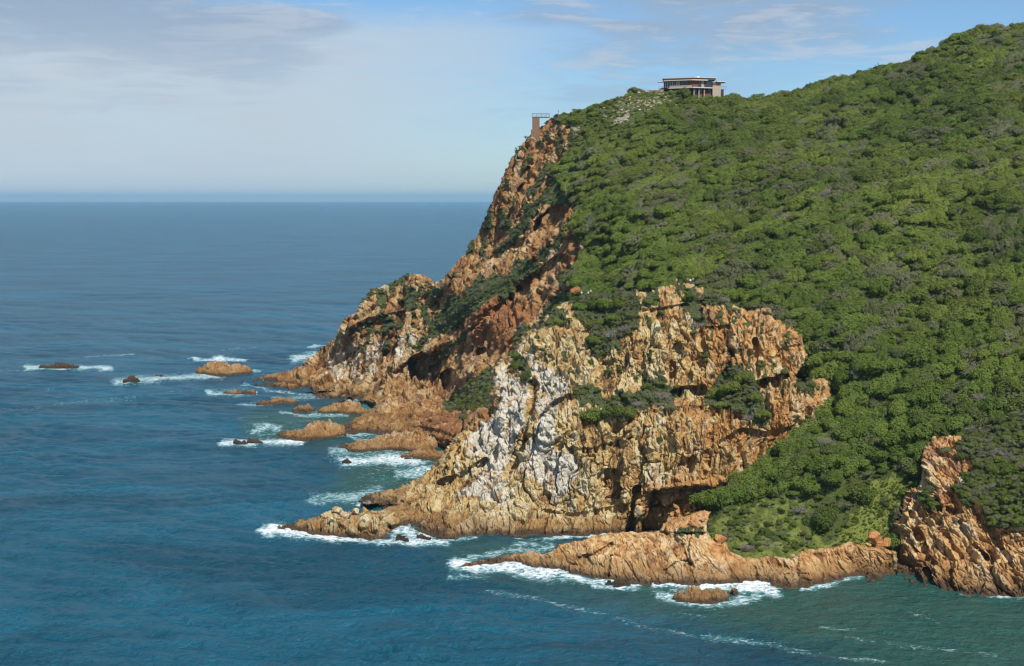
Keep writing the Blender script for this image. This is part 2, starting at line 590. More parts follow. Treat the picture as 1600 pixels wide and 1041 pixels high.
def relief(poly, ctrl, bbox, step, margin=26, feats=(), round_w=9.0, round_d=5.0, back=3.0, lam=0.4, rows=None, rag=4.0):
    """a landform: its outline, its distance control points and carved features -> grid of 3-D points that folds
    away behind its edges and dives under the water"""
    L = Layer()
    us = np.arange(bbox[0], bbox[2] + .01, step); vs = np.arange(bbox[1], bbox[3] + .01, step) if rows is None else rows
    U, V = np.meshgrid(us, vs)
    L.shape = U.shape; L.us, L.vs, L.step = us, vs, step
    u, v = U.ravel(), V.ravel()
    rg = np.stack([u / 7.0, v / 7.0, 0 * u], -1)           # ragged outline
    ju, jv = rag * fbm(rg, 4, 401, 0.6), rag * fbm(rg + 80, 4, 402, 0.6)
    d, bu, bv = sdist(u + ju, v + jv, poly)
    bu, bv = bu - ju, bv - jv
    fn = tps(ctrl, lam)
    keep = d > -margin
    out = d < 0
    eu = np.where(out, bu, u); ev = np.where(out, bv, v)
    Y = np.full(len(u), 400.0)
    Y[keep] = fn(eu[keep], ev[keep])
    for (kind, shape, amt, soft) in feats:
        if kind == 'poly':
            s = sd_local(eu, ev, shape, 40)
            Y += amt * smooth(s, -soft, soft)
        else:
            s = pl_dist(eu, ev, shape, 60)
            Y += amt * (1 - smooth(s, 0, soft))
    base = pt(eu, ev, Y)
    zb = pt(bu, bv, np.where(keep, fn(bu, bv), 400.0))[:, 2] if out.any() else base[:, 2]
    water = zb < 1.2
    edge = np.where(water, 0.0, 1.0)
    rr = np.clip(1 - np.maximum(d, 0) / round_w, 0, 1)
    Y2 = Y + edge * round_d * (1 - np.sqrt(np.maximum(1 - rr * rr, 0)))
    base = pt(eu, ev, Y2)
    dd = np.where(out, -d, 0)
    bk = (np.sqrt(dd * dd + 9.0) - 3.0) * back * edge
    dx, dz = ray(eu, ev)
    side = np.sign(bu - u) * np.minimum(np.abs(bu - u) / np.maximum(dd, 1e-6), 1) * edge
    base[:, 1] += bk
    base[:, 0] += dx * bk + side * bk * 0.35
    base[:, 2] += np.minimum(dz, 0) * bk * 0 + dz * bk - bk * 0.45
    wd = dd * (1 - edge)
    base[:, 2] -= wd * 0.30
    base[:, 1] -= wd * 0.10
    L.u, L.v, L.d, L.keep, L.base, L.poly = u, v, d, keep, base, poly
    g = base.reshape(L.shape + (3,)) * np.array([1, 0.42, 1])
    e1 = np.linalg.norm(np.gradient(g, axis=0), axis=-1); e2 = np.linalg.norm(np.gradient(g, axis=1), axis=-1)
    L.sp = np.minimum(np.maximum(e1, e2), 20).ravel()
    L.damp = 0.06 + 0.94 * smooth(d, -1, 7)
    return L


def grid_normals(L):
    g = L.base.reshape(L.shape + (3,))
    gu = np.gradient(g, axis=1); gv = np.gradient(g, axis=0)
    n = np.cross(gv, gu)
    n /= np.maximum(np.linalg.norm(n, axis=-1, keepdims=True), 1e-9)
    # smooth the normals a little so the displacement does not tear at carved edges
    for _ in range(3):
        n = (n + np.roll(n, 2, 0) + np.roll(n, -2, 0) + np.roll(n, 2, 1) + np.roll(n, -2, 1))
        n /= np.maximum(np.linalg.norm(n, axis=-1, keepdims=True), 1e-9)
    n = n.reshape(-1, 3)
    # point towards the viewer's side of the surface
    s = np.sign(-(n[:, 1]))
    flip = (n * (np.array([0, 0, CAM_H]) - L.base)).sum(-1) < 0
    inside = L.d > 0
    n[flip & inside] *= -1
    tv = np.array([0, 0, CAM_H]) - L.base
    tv /= np.linalg.norm(tv, axis=1, keepdims=True)
    n = n * 0.7 + tv * 0.45
    n /= np.linalg.norm(n, axis=1, keepdims=True)
    return n


def grid_faces(L):
    h, w = L.shape
    idx = np.arange(h * w).reshape(h, w)
    f = np.stack([idx[:-1, :-1], idx[1:, :-1], idx[1:, 1:], idx[:-1, 1:]], -1).reshape(-1, 4)
    return f[L.keep[f].all(1)]


def compact(verts, faces, *arrs):
    used = np.zeros(len(verts), bool); used[faces.ravel()] = True
    new = np.cumsum(used) - 1
    return (verts[used], new[faces]) + tuple(a[used] for a in arrs)


def lookup(L, u, v):
    i = int(np.argmin(np.abs(L.vs - v))); j = int(round((u - L.us[0]) / L.step))
    i = min(max(i, 0), L.shape[0] - 1); j = min(max(j, 0), L.shape[1] - 1)
    return L.pos[i * L.shape[1] + j]


def jitter_uv(L, amp, scale, seed):
    p = np.stack([L.u / scale, L.v / scale, np.zeros_like(L.u)], -1)
    return L.u + amp * fbm(p, 4, seed, 0.6), L.v + amp * fbm(p + 50, 4, seed + 7, 0.6)


# ------------------------------------------------------------------ the main headland
F_POLY = [(1720, -4), (1600, 43), (1570, 49), (1548, 45), (1500, 64), (1460, 84), (1400, 109), (1330, 125), (1290, 136), (1230, 153), (1200, 158),
          (1150, 158), (1130, 151), (1040, 144), (1000, 146), (970, 154), (935, 169), (905, 175), (880, 180), (862, 184), (850, 195), (840, 202),
          (828, 213), (812, 232), (795, 252), (786, 275), (775, 300), (765, 325), (757, 345), (748, 362), (735, 385), (730, 395), (715, 408),
          (700, 428), (690, 436), (680, 442), (672, 436), (660, 430), (648, 427), (636, 432), (620, 440), (604, 447), (580, 452), (575, 460),
          (566, 475), (558, 488), (545, 497), (536, 502), (530, 515), (522, 530), (508, 540), (490, 553), (475, 566), (460, 576), (445, 582),
          (425, 584), (410, 587), (395, 593), (396, 600), (410, 606), (440, 612), (480, 613), (500, 612), (520, 612), (500, 616), (481, 623), (500, 626),
          (530, 625), (560, 622), (566, 627), (582, 627), (586, 632), (580, 643), (561, 650), (547, 658), (531, 668), (529, 677), (545, 677), (561, 677),
          (596, 679), (640, 684), (680, 696), (720, 706), (760, 720), (800, 745), (900, 800), (1000, 850), (1100, 885), (1250, 895), (1400, 905), (1720, 965)]
F_CTRL = [W(395, 599), W(440, 612), W(480, 614), W(530, 625), W(560, 623), W(529, 677), W(561, 677), W(596, 679), W(640, 684), W(680, 696), W(720, 706),
          Z(560, 660, 2.5), Z(600, 650, 3.5), Z(640, 650, 4.5), Z(680, 640, 7), Z(620, 630, 5.5), Z(600, 615, 7), Z(700, 660, 8), Z(740, 690, 7),
          Z(660, 670, 4), Z(700, 690, 4), Z(590, 640, 4), Z(520, 618, 1.6), Z(545, 617, 2.6), Z(720, 650, 10), Z(760, 660, 14),
          (700, 630, 572), (740, 590, 545), (780, 560, 535), (830, 520, 520), (880, 470, 505), (905, 455, 492),
          (764, 552, 560), (831, 488, 545), (875, 435, 525), (744, 488, 580), (806, 450, 570), (861, 407, 556), (900, 375, 540),
          (730, 470, 600), (780, 430, 592), (830, 390, 585), (880, 350, 572), (760, 400, 622), (720, 430, 620), (700, 445, 626), (740, 390, 640),
          (800, 320, 625), (790, 270, 648), (850, 250, 632), (880, 215, 628), (840, 205, 645), (900, 190, 632), (830, 300, 618),
          (920, 300, 575), (930, 400, 525), (950, 440, 492), (1000, 300, 555), (1000, 200, 608), (1000, 145, 645), (1090, 150, 645), (1200, 152, 645),
          (1100, 250, 572), (1100, 350, 512), (1080, 430, 455), (1000, 430, 470), (1200, 250, 556), (1200, 350, 494), (1200, 450, 442), (1300, 120, 650), (1300, 200, 582),
          (1300, 300, 507), (1300, 400, 456), (1300, 500, 421), (1300, 600, 398), (1400, 100, 642), (1400, 250, 522), (1400, 450, 427), (1400, 600, 388),
          (1400, 700, 368), (1500, 55, 642), (1500, 300, 482), (1500, 500, 406), (1500, 700, 362), (1600, 35, 642), (1600, 150, 556), (1600, 350, 447),
          (1600, 600, 375), (1720, 0, 640), (1720, 350, 440), (1720, 600, 372),
          (1250, 700, 376), (1150, 760, 367), (1110, 800, 359), (1250, 800, 354), (1350, 800, 352), (1390, 840, 346), Z(1200, 862, 3.8), Z(1120, 858, 5), (1300, 855, 345),
          Z(1300, 890, 0.5), Z(1150, 888, 0.4), Z(1220, 888, 0.4), (1500, 900, 342), (1600, 800, 352), (1720, 900, 345),
          (900, 600, 482), (1000, 700, 432), (1000, 500, 462), (1100, 600, 425), (1100, 500, 445), (1290, 640, 394), (900, 750, 440), (800, 700, 480), (1000, 800, 415),
          (1200, 560, 420), (1200, 640, 404),
          (540, 500, 668), (580, 455, 672), (650, 428, 668), (640, 480, 655), (600, 520, 655), (560, 560, 660), (500, 570, 680), (430, 590, 694),
          (480, 600, 670), (540, 600, 655), (590, 580, 640), (640, 560, 628), (660, 520, 632), (690, 480, 632), (680, 570, 612), (640, 600, 614),
          (670, 610, 600), (700, 590, 586), (720, 550, 590), (700, 530, 604)]
CAVE1 = [(640, 560), (662, 550), (692, 549), (688, 566), (674, 582), (655, 593), (642, 592)]
CAVE2 = [(688, 585), (700, 576), (707, 580), (705, 596), (697, 608), (690, 604)]
CAVE3 = [(741, 558), (746, 545), (758, 543), (763, 551), (752, 560)]
CAVE4 = [(579, 621), (586, 609), (596, 606), (594, 616), (586, 624)]
DARKWALL = [(806, 450), (840, 424), (865, 404), (882, 398), (888, 415), (880, 432), (868, 445), (845, 474), (828, 486), (818, 468)]
FACE2 = [(833, 368), (841, 345), (856, 328), (875, 322), (890, 330), (882, 347), (862, 362), (845, 382)]
FACE3 = [(868, 395), (880, 374), (895, 366), (905, 376), (903, 398), (890, 420), (878, 420)]
F_FEATS = [('poly', CAVE1, 15, 3), ('poly', CAVE2, 9, 2.5), ('poly', CAVE3, 7, 2.5), ('poly', CAVE4, 6, 2.5),
           ('poly', DARKWALL, 9, 4), ('poly', FACE2, 7, 4), ('poly', FACE3, 6, 4),
           ('line', [(900, 338), (870, 366), (838, 398), (800, 432), (760, 452), (720, 480), (690, 505)], -5, 12),
           ('line', [(878, 268), (850, 318), (815, 366), (784, 384)], -4, 12),
           ('line', [(700, 530), (672, 545), (640, 560), (610, 578)], -6, 9),
           ('line', [(660, 480), (700, 470), (690, 520)], 3, 10),
           ('line', [(530, 528), (570, 510), (610, 503)], 4, 6),
           ('line', [(545, 510), (575, 495), (620, 485), (660, 478)], -3, 7),
           ('line', [(742, 500), (790, 472), (812, 452)], 3, 5), ('line', [(797, 460), (800, 490), (806, 505)], 5, 4),
           ('line', [(815, 275), (825, 262), (822, 285), (810, 296)], 5, 4),
           ('line', [(590, 640), (640, 632), (690, 628)], -1.5, 6), ('line', [(585, 655), (640, 648), (690, 645)], 1.5, 5),
           ('line', [(560, 662), (620, 657), (690, 668)], -1.5, 7), ('line', [(655, 668), (700, 680)], 2.5, 6)]
LF = relief(F_POLY, F_CTRL, (380, -40, 1724, 940), 0.95, 34, F_FEATS, round_w=10, round_d=6, back=2.6,
            rows=np.r_[np.arange(-40, 590, 0.95), np.arange(590, 706, 0.45), np.arange(706, 940, 1.5)])
uj, vj = jitter_uv(LF, 20, 22, 11)
ROCKZONE = [(300, 180), (862, 180), (897, 206), (897, 226), (880, 246), (866, 262), (872, 285), (900, 318), (902, 332), (912, 352), (916, 376), (911, 402),
            (893, 425), (878, 440), (905, 452), (903, 462), (870, 490), (820, 560), (800, 800), (300, 800)]
GREENS = [[(862, 268), (882, 268), (900, 302), (884, 320), (850, 330), (837, 345), (822, 366), (800, 380), (785, 390), (768, 402), (772, 384), (798, 354), (822, 335), (838, 310), (850, 288)],
          [(755, 430), (728, 441), (718, 462), (695, 483), (668, 515), (640, 538), (650, 548), (675, 532), (705, 520), (737, 494), (757, 482), (788, 460), (806, 445), (833, 424), (857, 405),
           (867, 398), (880, 378), (902, 352), (908, 338), (895, 345), (868, 366), (845, 390), (826, 405), (800, 410), (785, 425)],
          [(908, 452), (888, 458), (868, 470), (850, 483), (833, 497), (815, 520), (800, 543), (786, 556), (768, 566), (745, 590), (715, 610), (700, 622), (690, 640), (700, 648), (730, 646), (770, 640), (900, 560), (920, 470)],
          [(732, 512), (716, 528), (698, 552), (678, 572), (668, 586), (676, 590), (692, 576), (712, 552), (730, 530)],
          [(583, 448), (598, 448), (606, 470), (597, 483), (585, 478)], [(624, 437), (641, 433), (652, 462), (660, 478), (636, 484), (628, 462)],
          [(601, 476), (615, 488), (613, 512), (594, 518), (582, 526), (578, 512), (598, 497)], [(560, 480), (572, 474), (576, 490), (562, 494)]]
rock = smooth(sd_local(uj, vj, ROCKZONE, 60), -3, 3)
green = np.zeros(len(LF.u))
for g in GREENS: green = np.maximum(green, smooth(sd_local(uj, vj, g, 40), -1, 6))
specks = smooth(fbm(np.stack([LF.u / 9, LF.v / 13, 0 * LF.u], -1), 3, 77), 0.22, 0.34) * smooth(LF.v, 640, 560) * smooth(sd_local(LF.u, LF.v, [(560, 440), (850, 190), (900, 200), (860, 300), (700, 540), (560, 560)], 60), -10, 10)
veg = np.clip(np.maximum(np.maximum(1 - rock, green), specks * 0.9), 0, 1)
WH_F = [(500, 562), (520, 545), (560, 528), (600, 522), (648, 516), (655, 530), (622, 566), (604, 560), (590, 572), (560, 592), (510, 590)]
white = smooth(sd_local(uj, vj, WH_F, 40), -8, 8) * 0.55 * (1 - veg)
grass = smooth(sd_local(uj, vj, [(1235, 870), (1300, 845), (1330, 800), (1365, 750), (1410, 735), (1415, 790), (1390, 840), (1370, 860), (1240, 880)], 60), -12, 12)
grass = np.maximum(grass, 0.46 * smooth(sd_local(uj, vj, [(1090, 800), (1190, 770), (1260, 770), (1300, 860), (1240, 880), (1120, 872)], 60), -8, 8))
grass = np.maximum(grass, 0.8 * smooth(sd_local(uj, vj, [(690, 648), (740, 610), (760, 620), (730, 655)], 40), -6, 6))
scree = 0.50 * smooth(sd_local(uj, vj, [(925, 172), (985, 150), (1035, 146), (1062, 152), (1058, 170), (1010, 185), (985, 200), (950, 215), (940, 190)], 60), -8, 10)
scree = np.maximum(scree, 0.85 * smooth(sd_local(uj, vj, [(955, 205), (965, 188), (990, 176), (985, 190), (968, 200)], 40), -4, 4))
scree = np.maximum(scree, 1.0 * smooth(sd_local(uj, vj, [(885, 205), (900, 196), (906, 206), (896, 225), (886, 222)], 40), -4, 4))
scree = np.maximum(scree, 1.0 * smooth(sd_local(LF.u, LF.v, [(1060, 441), (1070, 438), (1072, 450), (1062, 452)], 40), -3, 3))
rust = np.clip(0.16 + 0.30 * smooth(LF.u, 620, 720) - 0.15 * smooth(LF.u, 600, 500) + 0.22 * smooth(LF.v, 560, 660) + 0.5 * smooth(sd_local(uj, vj, [(740, 490), (805, 452), (830, 490), (765, 552), (735, 540)], 40), -6, 6), 0, 1)
NF = grid_normals(LF)
pos = LF.base.copy()
rk = np.where(LF.keep & (veg < 0.97))[0]
h = np.zeros(len(pos))
flat_amp = 1 - 0.45 * smooth(LF.v, 600, 640)
tn = np.full(len(pos), .5)
h[rk], tn[rk] = rock_disp(LF.base[rk], R(24), 1.0, sizes=((8., 28., 1.9), (3.2, 10., 1.0), (1.5, 4.0, 0.5), (3.4, 34., 0.7)), seed=5, sp=LF.sp[rk], big=2.6)
h *= flat_amp * LF.damp
dg = np.stack([(LF.base[:, 0] * .75 - LF.base[:, 1] * .66) / 7.0, (LF.base[:, 0] * .66 + LF.base[:, 1] * .75) / 26.0, LF.base[:, 2] / 40.0], -1)
hv = fbm(LF.base / 14.0, 4, 3) * 1.3 + fbm(dg, 3, 13) * 4.2 * (.3 + .7 * smooth(LF.d, 0, 40)) * smooth(LF.u, 950, 1050) + fbm(LF.base / 45.0, 2, 8) * 5.0 * smooth(LF.d, 0, 40) * smooth(LF.u, 900, 980)
h = h * (1 - veg) + hv * veg * smooth(LF.u, 700, 960) + veg * 0.4
pos += NF * h[:, None]
LF.pos, LF.nrm, LF.veg, LF.grass, LF.scree, LF.hgt = pos, NF, veg, grass, scree, h
cover = np.stack([veg, white, rust], -1)
hcover = np.stack([veg, grass, scree], -1)
fa = grid_faces(LF)
hill = (LF.u > 900) | (sd_local(LF.u, LF.v, ROCKZONE, 60) < -2)
hf = (hill & (veg > 0.5))[fa].sum(1) >= 2
hv_, hf_, hc_ = compact(pos, fa[hf], hcover)
tag(mesh_np('hillside', hv_, hf_, M_HILL, flat=False, attrs={'cover': hc_}), kind='structure')
cv_, cf_, cc_, ct_ = compact(pos, fa[~hf], cover, tn)
tag(mesh_np('sea_cliff', cv_, cf_, M_FAR, attrs={'cover': cc_, 'tone': ct_}), kind='structure')
print('headland', time.time() - T0)

# ------------------------------------------------------------------ the pale bluff in the middle
B_POLY = [(768, 580), (783, 561), (800, 556), (815, 524), (831, 517), (847, 513), (852, 497), (868, 480), (889, 470), (905, 461), (940, 456), (980, 453),
          (1010, 456), (1030, 449), (1050, 446), (1065, 443), (1080, 442), (1092, 450), (1110, 455), (1130, 460), (1150, 477), (1165, 485), (1185, 484),
          (1197, 490), (1215, 499), (1227, 505), (1241, 514), (1252, 525), (1257, 545), (1264, 560), (1253, 575), (1243, 590), (1255, 598), (1275, 590),
          (1290, 590), (1298, 600), (1300, 625), (1303, 645), (1290, 660), (1275, 682), (1250, 704), (1225, 704), (1203, 716), (1199, 738), (1190, 755),
          (1150, 772), (1105, 792), (1080, 800), (1060, 815), (1040, 828), (1030, 832), (1000, 833), (960, 835), (920, 838), (880, 839), (830, 837), (780, 839), (740, 839),
          (700, 841), (678, 839), (664, 832), (645, 826), (625, 823), (608, 823), (613, 832), (617, 839), (600, 842), (560, 840), (520, 837), (470, 832),
          (431, 829), (433, 822), (450, 818), (478, 812), (500, 806), (512, 799), (530, 797), (545, 800), (558, 803), (570, 800), (590, 799), (603, 794), (620, 787),
          (600, 788), (585, 788), (566, 786), (560, 780), (575, 774), (600, 768), (620, 762), (645, 752), (665, 740), (680, 725), (696, 704), (705, 690),
          (715, 680), (730, 665), (736, 655), (745, 652), (760, 660), (767, 650), (768, 640), (764, 620), (770, 600)]
B_CTRL = [W(431, 829), W(470, 832), W(520, 837), W(600, 842), W(560, 840), W(700, 841), W(740, 839), W(780, 839), W(830, 837), W(880, 839), W(960, 835), W(1000, 833), W(560, 783), W(600, 788), W(645, 826), W(615, 824),
          Z(480, 815, 2.6), Z(530, 797, 5.5), Z(570, 802, 5), Z(600, 800, 6), Z(540, 818, 3.2), Z(580, 820, 3.6),
          Z(600, 770, 3.5), (640, 757, 416), (680, 730, 414), (720, 680, 418), (745, 655, 421), (690, 748, 404), Z(612, 779, 1.6), Z(640, 776, 4.0), Z(655, 770, 5.5),
          (750, 800, 382), (700, 790, 387), (650, 800, 389), (700, 762, 395), (760, 740, 391), (780, 650, 405), (780, 590, 419), (800, 560, 430), (830, 700, 389), (850, 600, 402),
          (850, 520, 420), (880, 482, 436), (920, 465, 444), (900, 750, 380), (900, 655, 386), (950, 664, 385), (915, 590, 404), (950, 600, 399), (950, 540, 406), (950, 480, 430),
          (1000, 760, 374), (1000, 690, 378), (1000, 645, 382), (1000, 600, 395), (1000, 520, 402), (1030, 460, 416), (1080, 445, 424), (1080, 520, 400), (1080, 600, 393),
          (1080, 650, 377), (1080, 720, 370), (1100, 775, 364), (1150, 755, 367), (1150, 700, 370), (1150, 650, 377), (1160, 560, 391), (1170, 490, 404), (1220, 520, 401),
          (1230, 570, 392), (1200, 650, 373), (1250, 640, 378), (1280, 600, 387), (1295, 630, 388), (1250, 690, 378), (1200, 705, 374), (1130, 470, 414), (1040, 810, 368), (1000, 800, 372),
          (940, 800, 377), (850, 800, 378), (850, 480, 440), (1290, 660, 389), (1260, 545, 399)]
OVERHANG = [(1003, 832), (1002, 815), (1014, 802), (1014, 780), (1020, 769), (1060, 765), (1100, 759), (1136, 757), (1135, 768), (1098, 786), (1072, 802), (1048, 813), (1036, 828)]
B_FEATS = [('poly', OVERHANG, 3.4, 3.0), ('poly', [(942, 735), (962, 738), (962, 775), (955, 800), (945, 790)], 1.6, 5),
           ('poly', [(1050, 612), (1064, 606), (1098, 602), (1100, 612), (1085, 618), (1055, 617)], 6, 2.5),
           ('poly', [(1183, 596), (1205, 590), (1231, 584), (1234, 592), (1215, 599), (1186, 602)], 6, 2.2),
           ('line', [(1145, 525), (1140, 550), (1136, 575), (1130, 590)], 4.5, 7), ('line', [(1181, 530), (1182, 560), (1183, 592)], 2.5, 4),
           ('poly', [(1060, 732), (1066, 716), (1081, 716), (1081, 733)], 1.8, 5), ('line', [(994, 765), (992, 800), (985, 832)], 4, 6),
           ('poly', [(935, 744), (950, 738), (954, 748), (946, 772), (936, 782)], 1.4, 4), ('line', [(965, 665), (957, 685), (952, 698)], 3, 5),
           ('line', [(688, 754), (715, 746), (735, 735), (758, 720)], 4.0, 7), ('poly', [(680, 752), (700, 745), (720, 750), (700, 762)], 2, 3),
           ('line', [(832, 600), (830, 640), (817, 690), (800, 722)], 5, 9), ('line', [(845, 655), (870, 628), (890, 620)], 4, 6),
           ('line', [(1020, 764), (1080, 757), (1140, 750), (1190, 742)], -2, 5),
           ('line', [(1010, 792), (1050, 787), (1090, 778)], 2, 3), ('line', [(1000, 790), (960, 795), (900, 806), (850, 800)], 1.8, 5),
           ('line', [(1005, 485), (1035, 482), (1075, 475)], 2.2, 3), ('line', [(1100, 512), (1140, 510), (1150, 505)], 1.8, 3),
           ('line', [(1130, 690), (1160, 672), (1200, 680), (1240, 672), (1265, 655)], 2.2, 4), ('line', [(1205, 706), (1240, 697), (1280, 676)], 3, 5),
           ('line', [(1095, 470), (1092, 500), (1096, 540)], 2.5, 6), ('line', [(1060, 540), (1050, 570), (1045, 600)], 2.5, 5),
           ('line', [(870, 700), (920, 705), (975, 690)], 1.5, 5), ('line', [(500, 800), (530, 815), (560, 836)], -1, 8), ('line', [(770, 640), (775, 690), (770, 720)], 2.5, 5),
           ('line', [(1110, 640), (1108, 690), (1100, 740)], 1.6, 5), ('line', [(1210, 560), (1225, 545), (1250, 540)], 1.6, 4),
           ('line', [(900, 640), (960, 646), (1060, 630), (1110, 628)], -1.5, 9)]
LB = relief(B_POLY, B_CTRL, (415, 420, 1330, 872), 0.82, 24, B_FEATS, round_w=8, round_d=4.5, back=2.6)
uj, vj = jitter_uv(LB, 14, 22, 21)
B_GREEN = [[(889, 466), (905, 450), (990, 448), (1000, 480), (990, 512), (975, 522), (955, 550), (935, 553), (918, 548), (926, 512), (908, 498), (893, 480)],
           [(852, 500), (866, 482), (885, 488), (880, 500), (860, 508)], [(1100, 610), (1120, 588), (1145, 573), (1165, 570), (1180, 595), (1200, 625), (1205, 660), (1185, 662), (1160, 645), (1145, 640), (1120, 630), (1105, 622)],
           [(1063, 445), (1086, 450), (1096, 475), (1101, 500), (1086, 512), (1078, 492), (1067, 470)], [(1104, 450), (1130, 456), (1152, 476), (1140, 484), (1110, 472)],
           [(1243, 592), (1262, 583), (1277, 600), (1266, 616), (1250, 606)], [(900, 600), (930, 598), (950, 615), (1000, 610), (1020, 595), (1060, 608), (1062, 625), (1000, 634), (950, 640), (905, 636)],
           [(800, 552), (815, 545), (825, 570), (830, 600), (815, 590), (805, 580)], [(1003, 455), (1028, 452), (1020, 480), (1006, 485)]]
veg = np.zeros(len(LB.u))
for g in B_GREEN: veg = np.maximum(veg, smooth(sd_local(uj, vj, g, 40), -4, 4))
specks = smooth(fbm(np.stack([LB.u / 7, LB.v / 11, 0 * LB.u], -1), 3, 7), 0.30, 0.42) * smooth(LB.v, 720, 560) * smooth(LB.u, 800, 860)
veg = np.maximum(veg, specks * 0.8)
B_WHITE = [[(815, 558), (850, 568), (872, 573), (893, 580), (900, 600), (885, 626), (868, 645), (872, 690), (900, 712), (903, 745), (890, 770), (872, 800), (850, 780), (835, 752), (815, 745), (806, 720), (820, 690), (838, 650), (834, 600)],
           [(768, 585), (790, 575), (802, 600), (818, 590), (828, 610), (818, 650), (806, 700), (790, 720), (790, 795), (768, 790), (740, 778), (700, 782), (712, 765), (748, 742), (757, 715), (722, 705), (728, 680), (745, 658), (770, 650)],
           [(526, 796), (540, 792), (560, 800), (552, 808), (530, 806)]]
white = np.zeros(len(LB.u))
for g in B_WHITE: white = np.maximum(white, smooth(sd_local(uj, vj, g, 40), -9, 9))
white *= 0.84
white = np.maximum(white, 0.25 * smooth(LB.u, 960, 880) * smooth(LB.v, 590, 640) * smooth(LB.u, 680, 720) * smooth(LB.v, 820, 780))
rust = np.clip(0.20 + 0.42 * smooth(LB.u, 900, 1150) - 0.45 * smooth(LB.u, 880, 780) + 0.3 * smooth(sd_local(uj, vj, OVERHANG, 60), -25, 0), 0, 1)
NB = grid_normals(LB)
pos = LB.base.copy()
kp = np.where(LB.keep)[0]
h = np.zeros(len(pos))
tn = np.full(len(pos), .5)
h[kp], tn[kp] = rock_disp(LB.base[kp], R(7), 1.0, sizes=((5.5, 13., 1.15), (2.2, 5.2, 0.75), (0.95, 2.1, 0.38), (3.1, 22., 0.55)), seed=21, sp=LB.sp[kp])
c7, s7 = math.cos(R(-9)), math.sin(R(-9))
bed = LB.base[kp][:, 2] * c7 + LB.base[kp][:, 0] * s7 + 1.2 * fbm(LB.base[kp] / 12.0, 3, 33)
ph = bed / 5.2
saw = ph - np.floor(ph)
h[kp] += 0.55 * smooth(LB.base[kp][:, 0], 20, 50) * (saw - 0.5) * 1.6 * smooth(LB.base[kp][:, 2], 40, 22) - 0.4 * (1 - smooth(np.abs(saw - 0.5) * 2, 0.86, 1.0) * 0) * 0
tail = smooth(LB.base[:, 2], 3, 9)
h *= (0.6 + 0.4 * tail) * LB.damp
h = h * (1 - 0.55 * veg)
pos += NB * h[:, None]
LB.pos, LB.nrm, LB.veg = pos, NB, veg
fa = grid_faces(LB)
v_, f_, c_, t_ = compact(pos, fa, np.stack([veg, white, rust], -1), tn)
tag(mesh_np('rocky_bluff', v_, f_, M_BLUFF, attrs={'cover': c_, 'tone': t_}), kind='structure')
print('bluff', time.time() - T0)

# ------------------------------------------------------------------ the low shore ledge
L_POLY = [(715, 888), (727, 881), (740, 877), (780, 870), (805, 864), (830, 862), (850, 865), (862, 862), (870, 854), (880, 849), (910, 845), (930, 836), (952, 834),
          (985, 831), (1010, 832), (1030, 830), (1037, 819), (1050, 812), (1075, 804), (1100, 796), (1111, 800), (1106, 815), (1104, 832), (1112, 842), (1122, 846), (1135, 849), (1141, 862),
          (1160, 871), (1185, 872), (1210, 868), (1235, 874), (1250, 861), (1280, 857), (1305, 854), (1325, 847), (1345, 851), (1360, 854), (1385, 858), (1402, 862),
          (1402, 896), (1370, 897), (1342, 900), (1305, 910), (1260, 920), (1225, 922), (1205, 916), (1182, 911), (1150, 912), (1122, 915), (1060, 915), (1025, 915), (1015, 915), (985, 911), (960, 908),
          (925, 906), (905, 902), (887, 900), (865, 892), (840, 890), (820, 887), (797, 879), (765, 882), (727, 892)]
L_CTRL = [W(715, 889), W(727, 892), W(765, 882), W(797, 879), W(820, 887), W(865, 892), W(905, 902), W(960, 908), W(1015, 915), W(1060, 915), W(1122, 915), W(1182, 911), W(1225, 922), W(1260, 920),
          W(1305, 910), W(1342, 900), W(1402, 896), Z(740, 879, 1.2), Z(805, 866, 2.2), Z(860, 864, 3.2), Z(910, 847, 6.5), Z(952, 836, 7.4), Z(985, 833, 7.8), Z(1030, 832, 8),
          Z(1075, 807, 12), Z(1100, 798, 12.5), Z(1104, 830, 10), Z(1122, 848, 7.6), Z(1160, 873, 4.2), Z(1210, 870, 4.6), Z(1250, 863, 6), Z(1325, 849, 7.6), Z(1385, 860, 6), Z(1402, 864, 5.6),
          Z(1000, 868, 4.6), Z(960, 878, 3.4), Z(1080, 870, 4.8), Z(900, 872, 3.0), Z(1060, 895, 2.0), Z(1300, 885, 2.8), Z(1230, 902, 1.3), Z(1280, 903, 1.0), Z(1380, 882, 2.6), Z(1160, 895, 1.7), Z(1060, 840, 8)]
L_FEATS = [('line', [(1225, 899), (1245, 897), (1262, 898)], .7, 4), ('line', [(905, 872), (930, 866), (945, 858), (955, 850)], 1.6, 4), ('line', [(950, 900), (952, 880), (955, 868)], 1.6, 3),
           ('line', [(1040, 892), (1055, 880), (1080, 876)], 1.5, 4), ('line', [(1075, 882), (1090, 876)], 1.5, 3), ('line', [(1030, 832), (1075, 835), (1104, 834)], 2.0, 4)]
LL = relief(L_POLY, L_CTRL, (695, 780, 1424, 945), 0.85, 16, L_FEATS, round_w=6, round_d=2.2, back=0.9, lam=0.2, rows=np.arange(780, 945, 0.5), rag=3.0)
NL = grid_normals(LL)
pos = LL.base.copy()
kp = np.where(LL.keep)[0]
h = np.zeros(len(pos))
tn = np.full(len(pos), .5)
h[kp], tn[kp] = rock_disp(LL.base[kp], R(-22), 0.36, sizes=((4.5, 11., 1.2), (1.5, 4.5, 0.8), (0.7, 2.0, 0.4)), seed=51, sp=LL.sp[kp], big=1.2)
h *= LL.damp
pos += NL * h[:, None]
LL.pos, LL.nrm = pos, NL
uj, vj = jitter_uv(LL, 8, 14, 31)
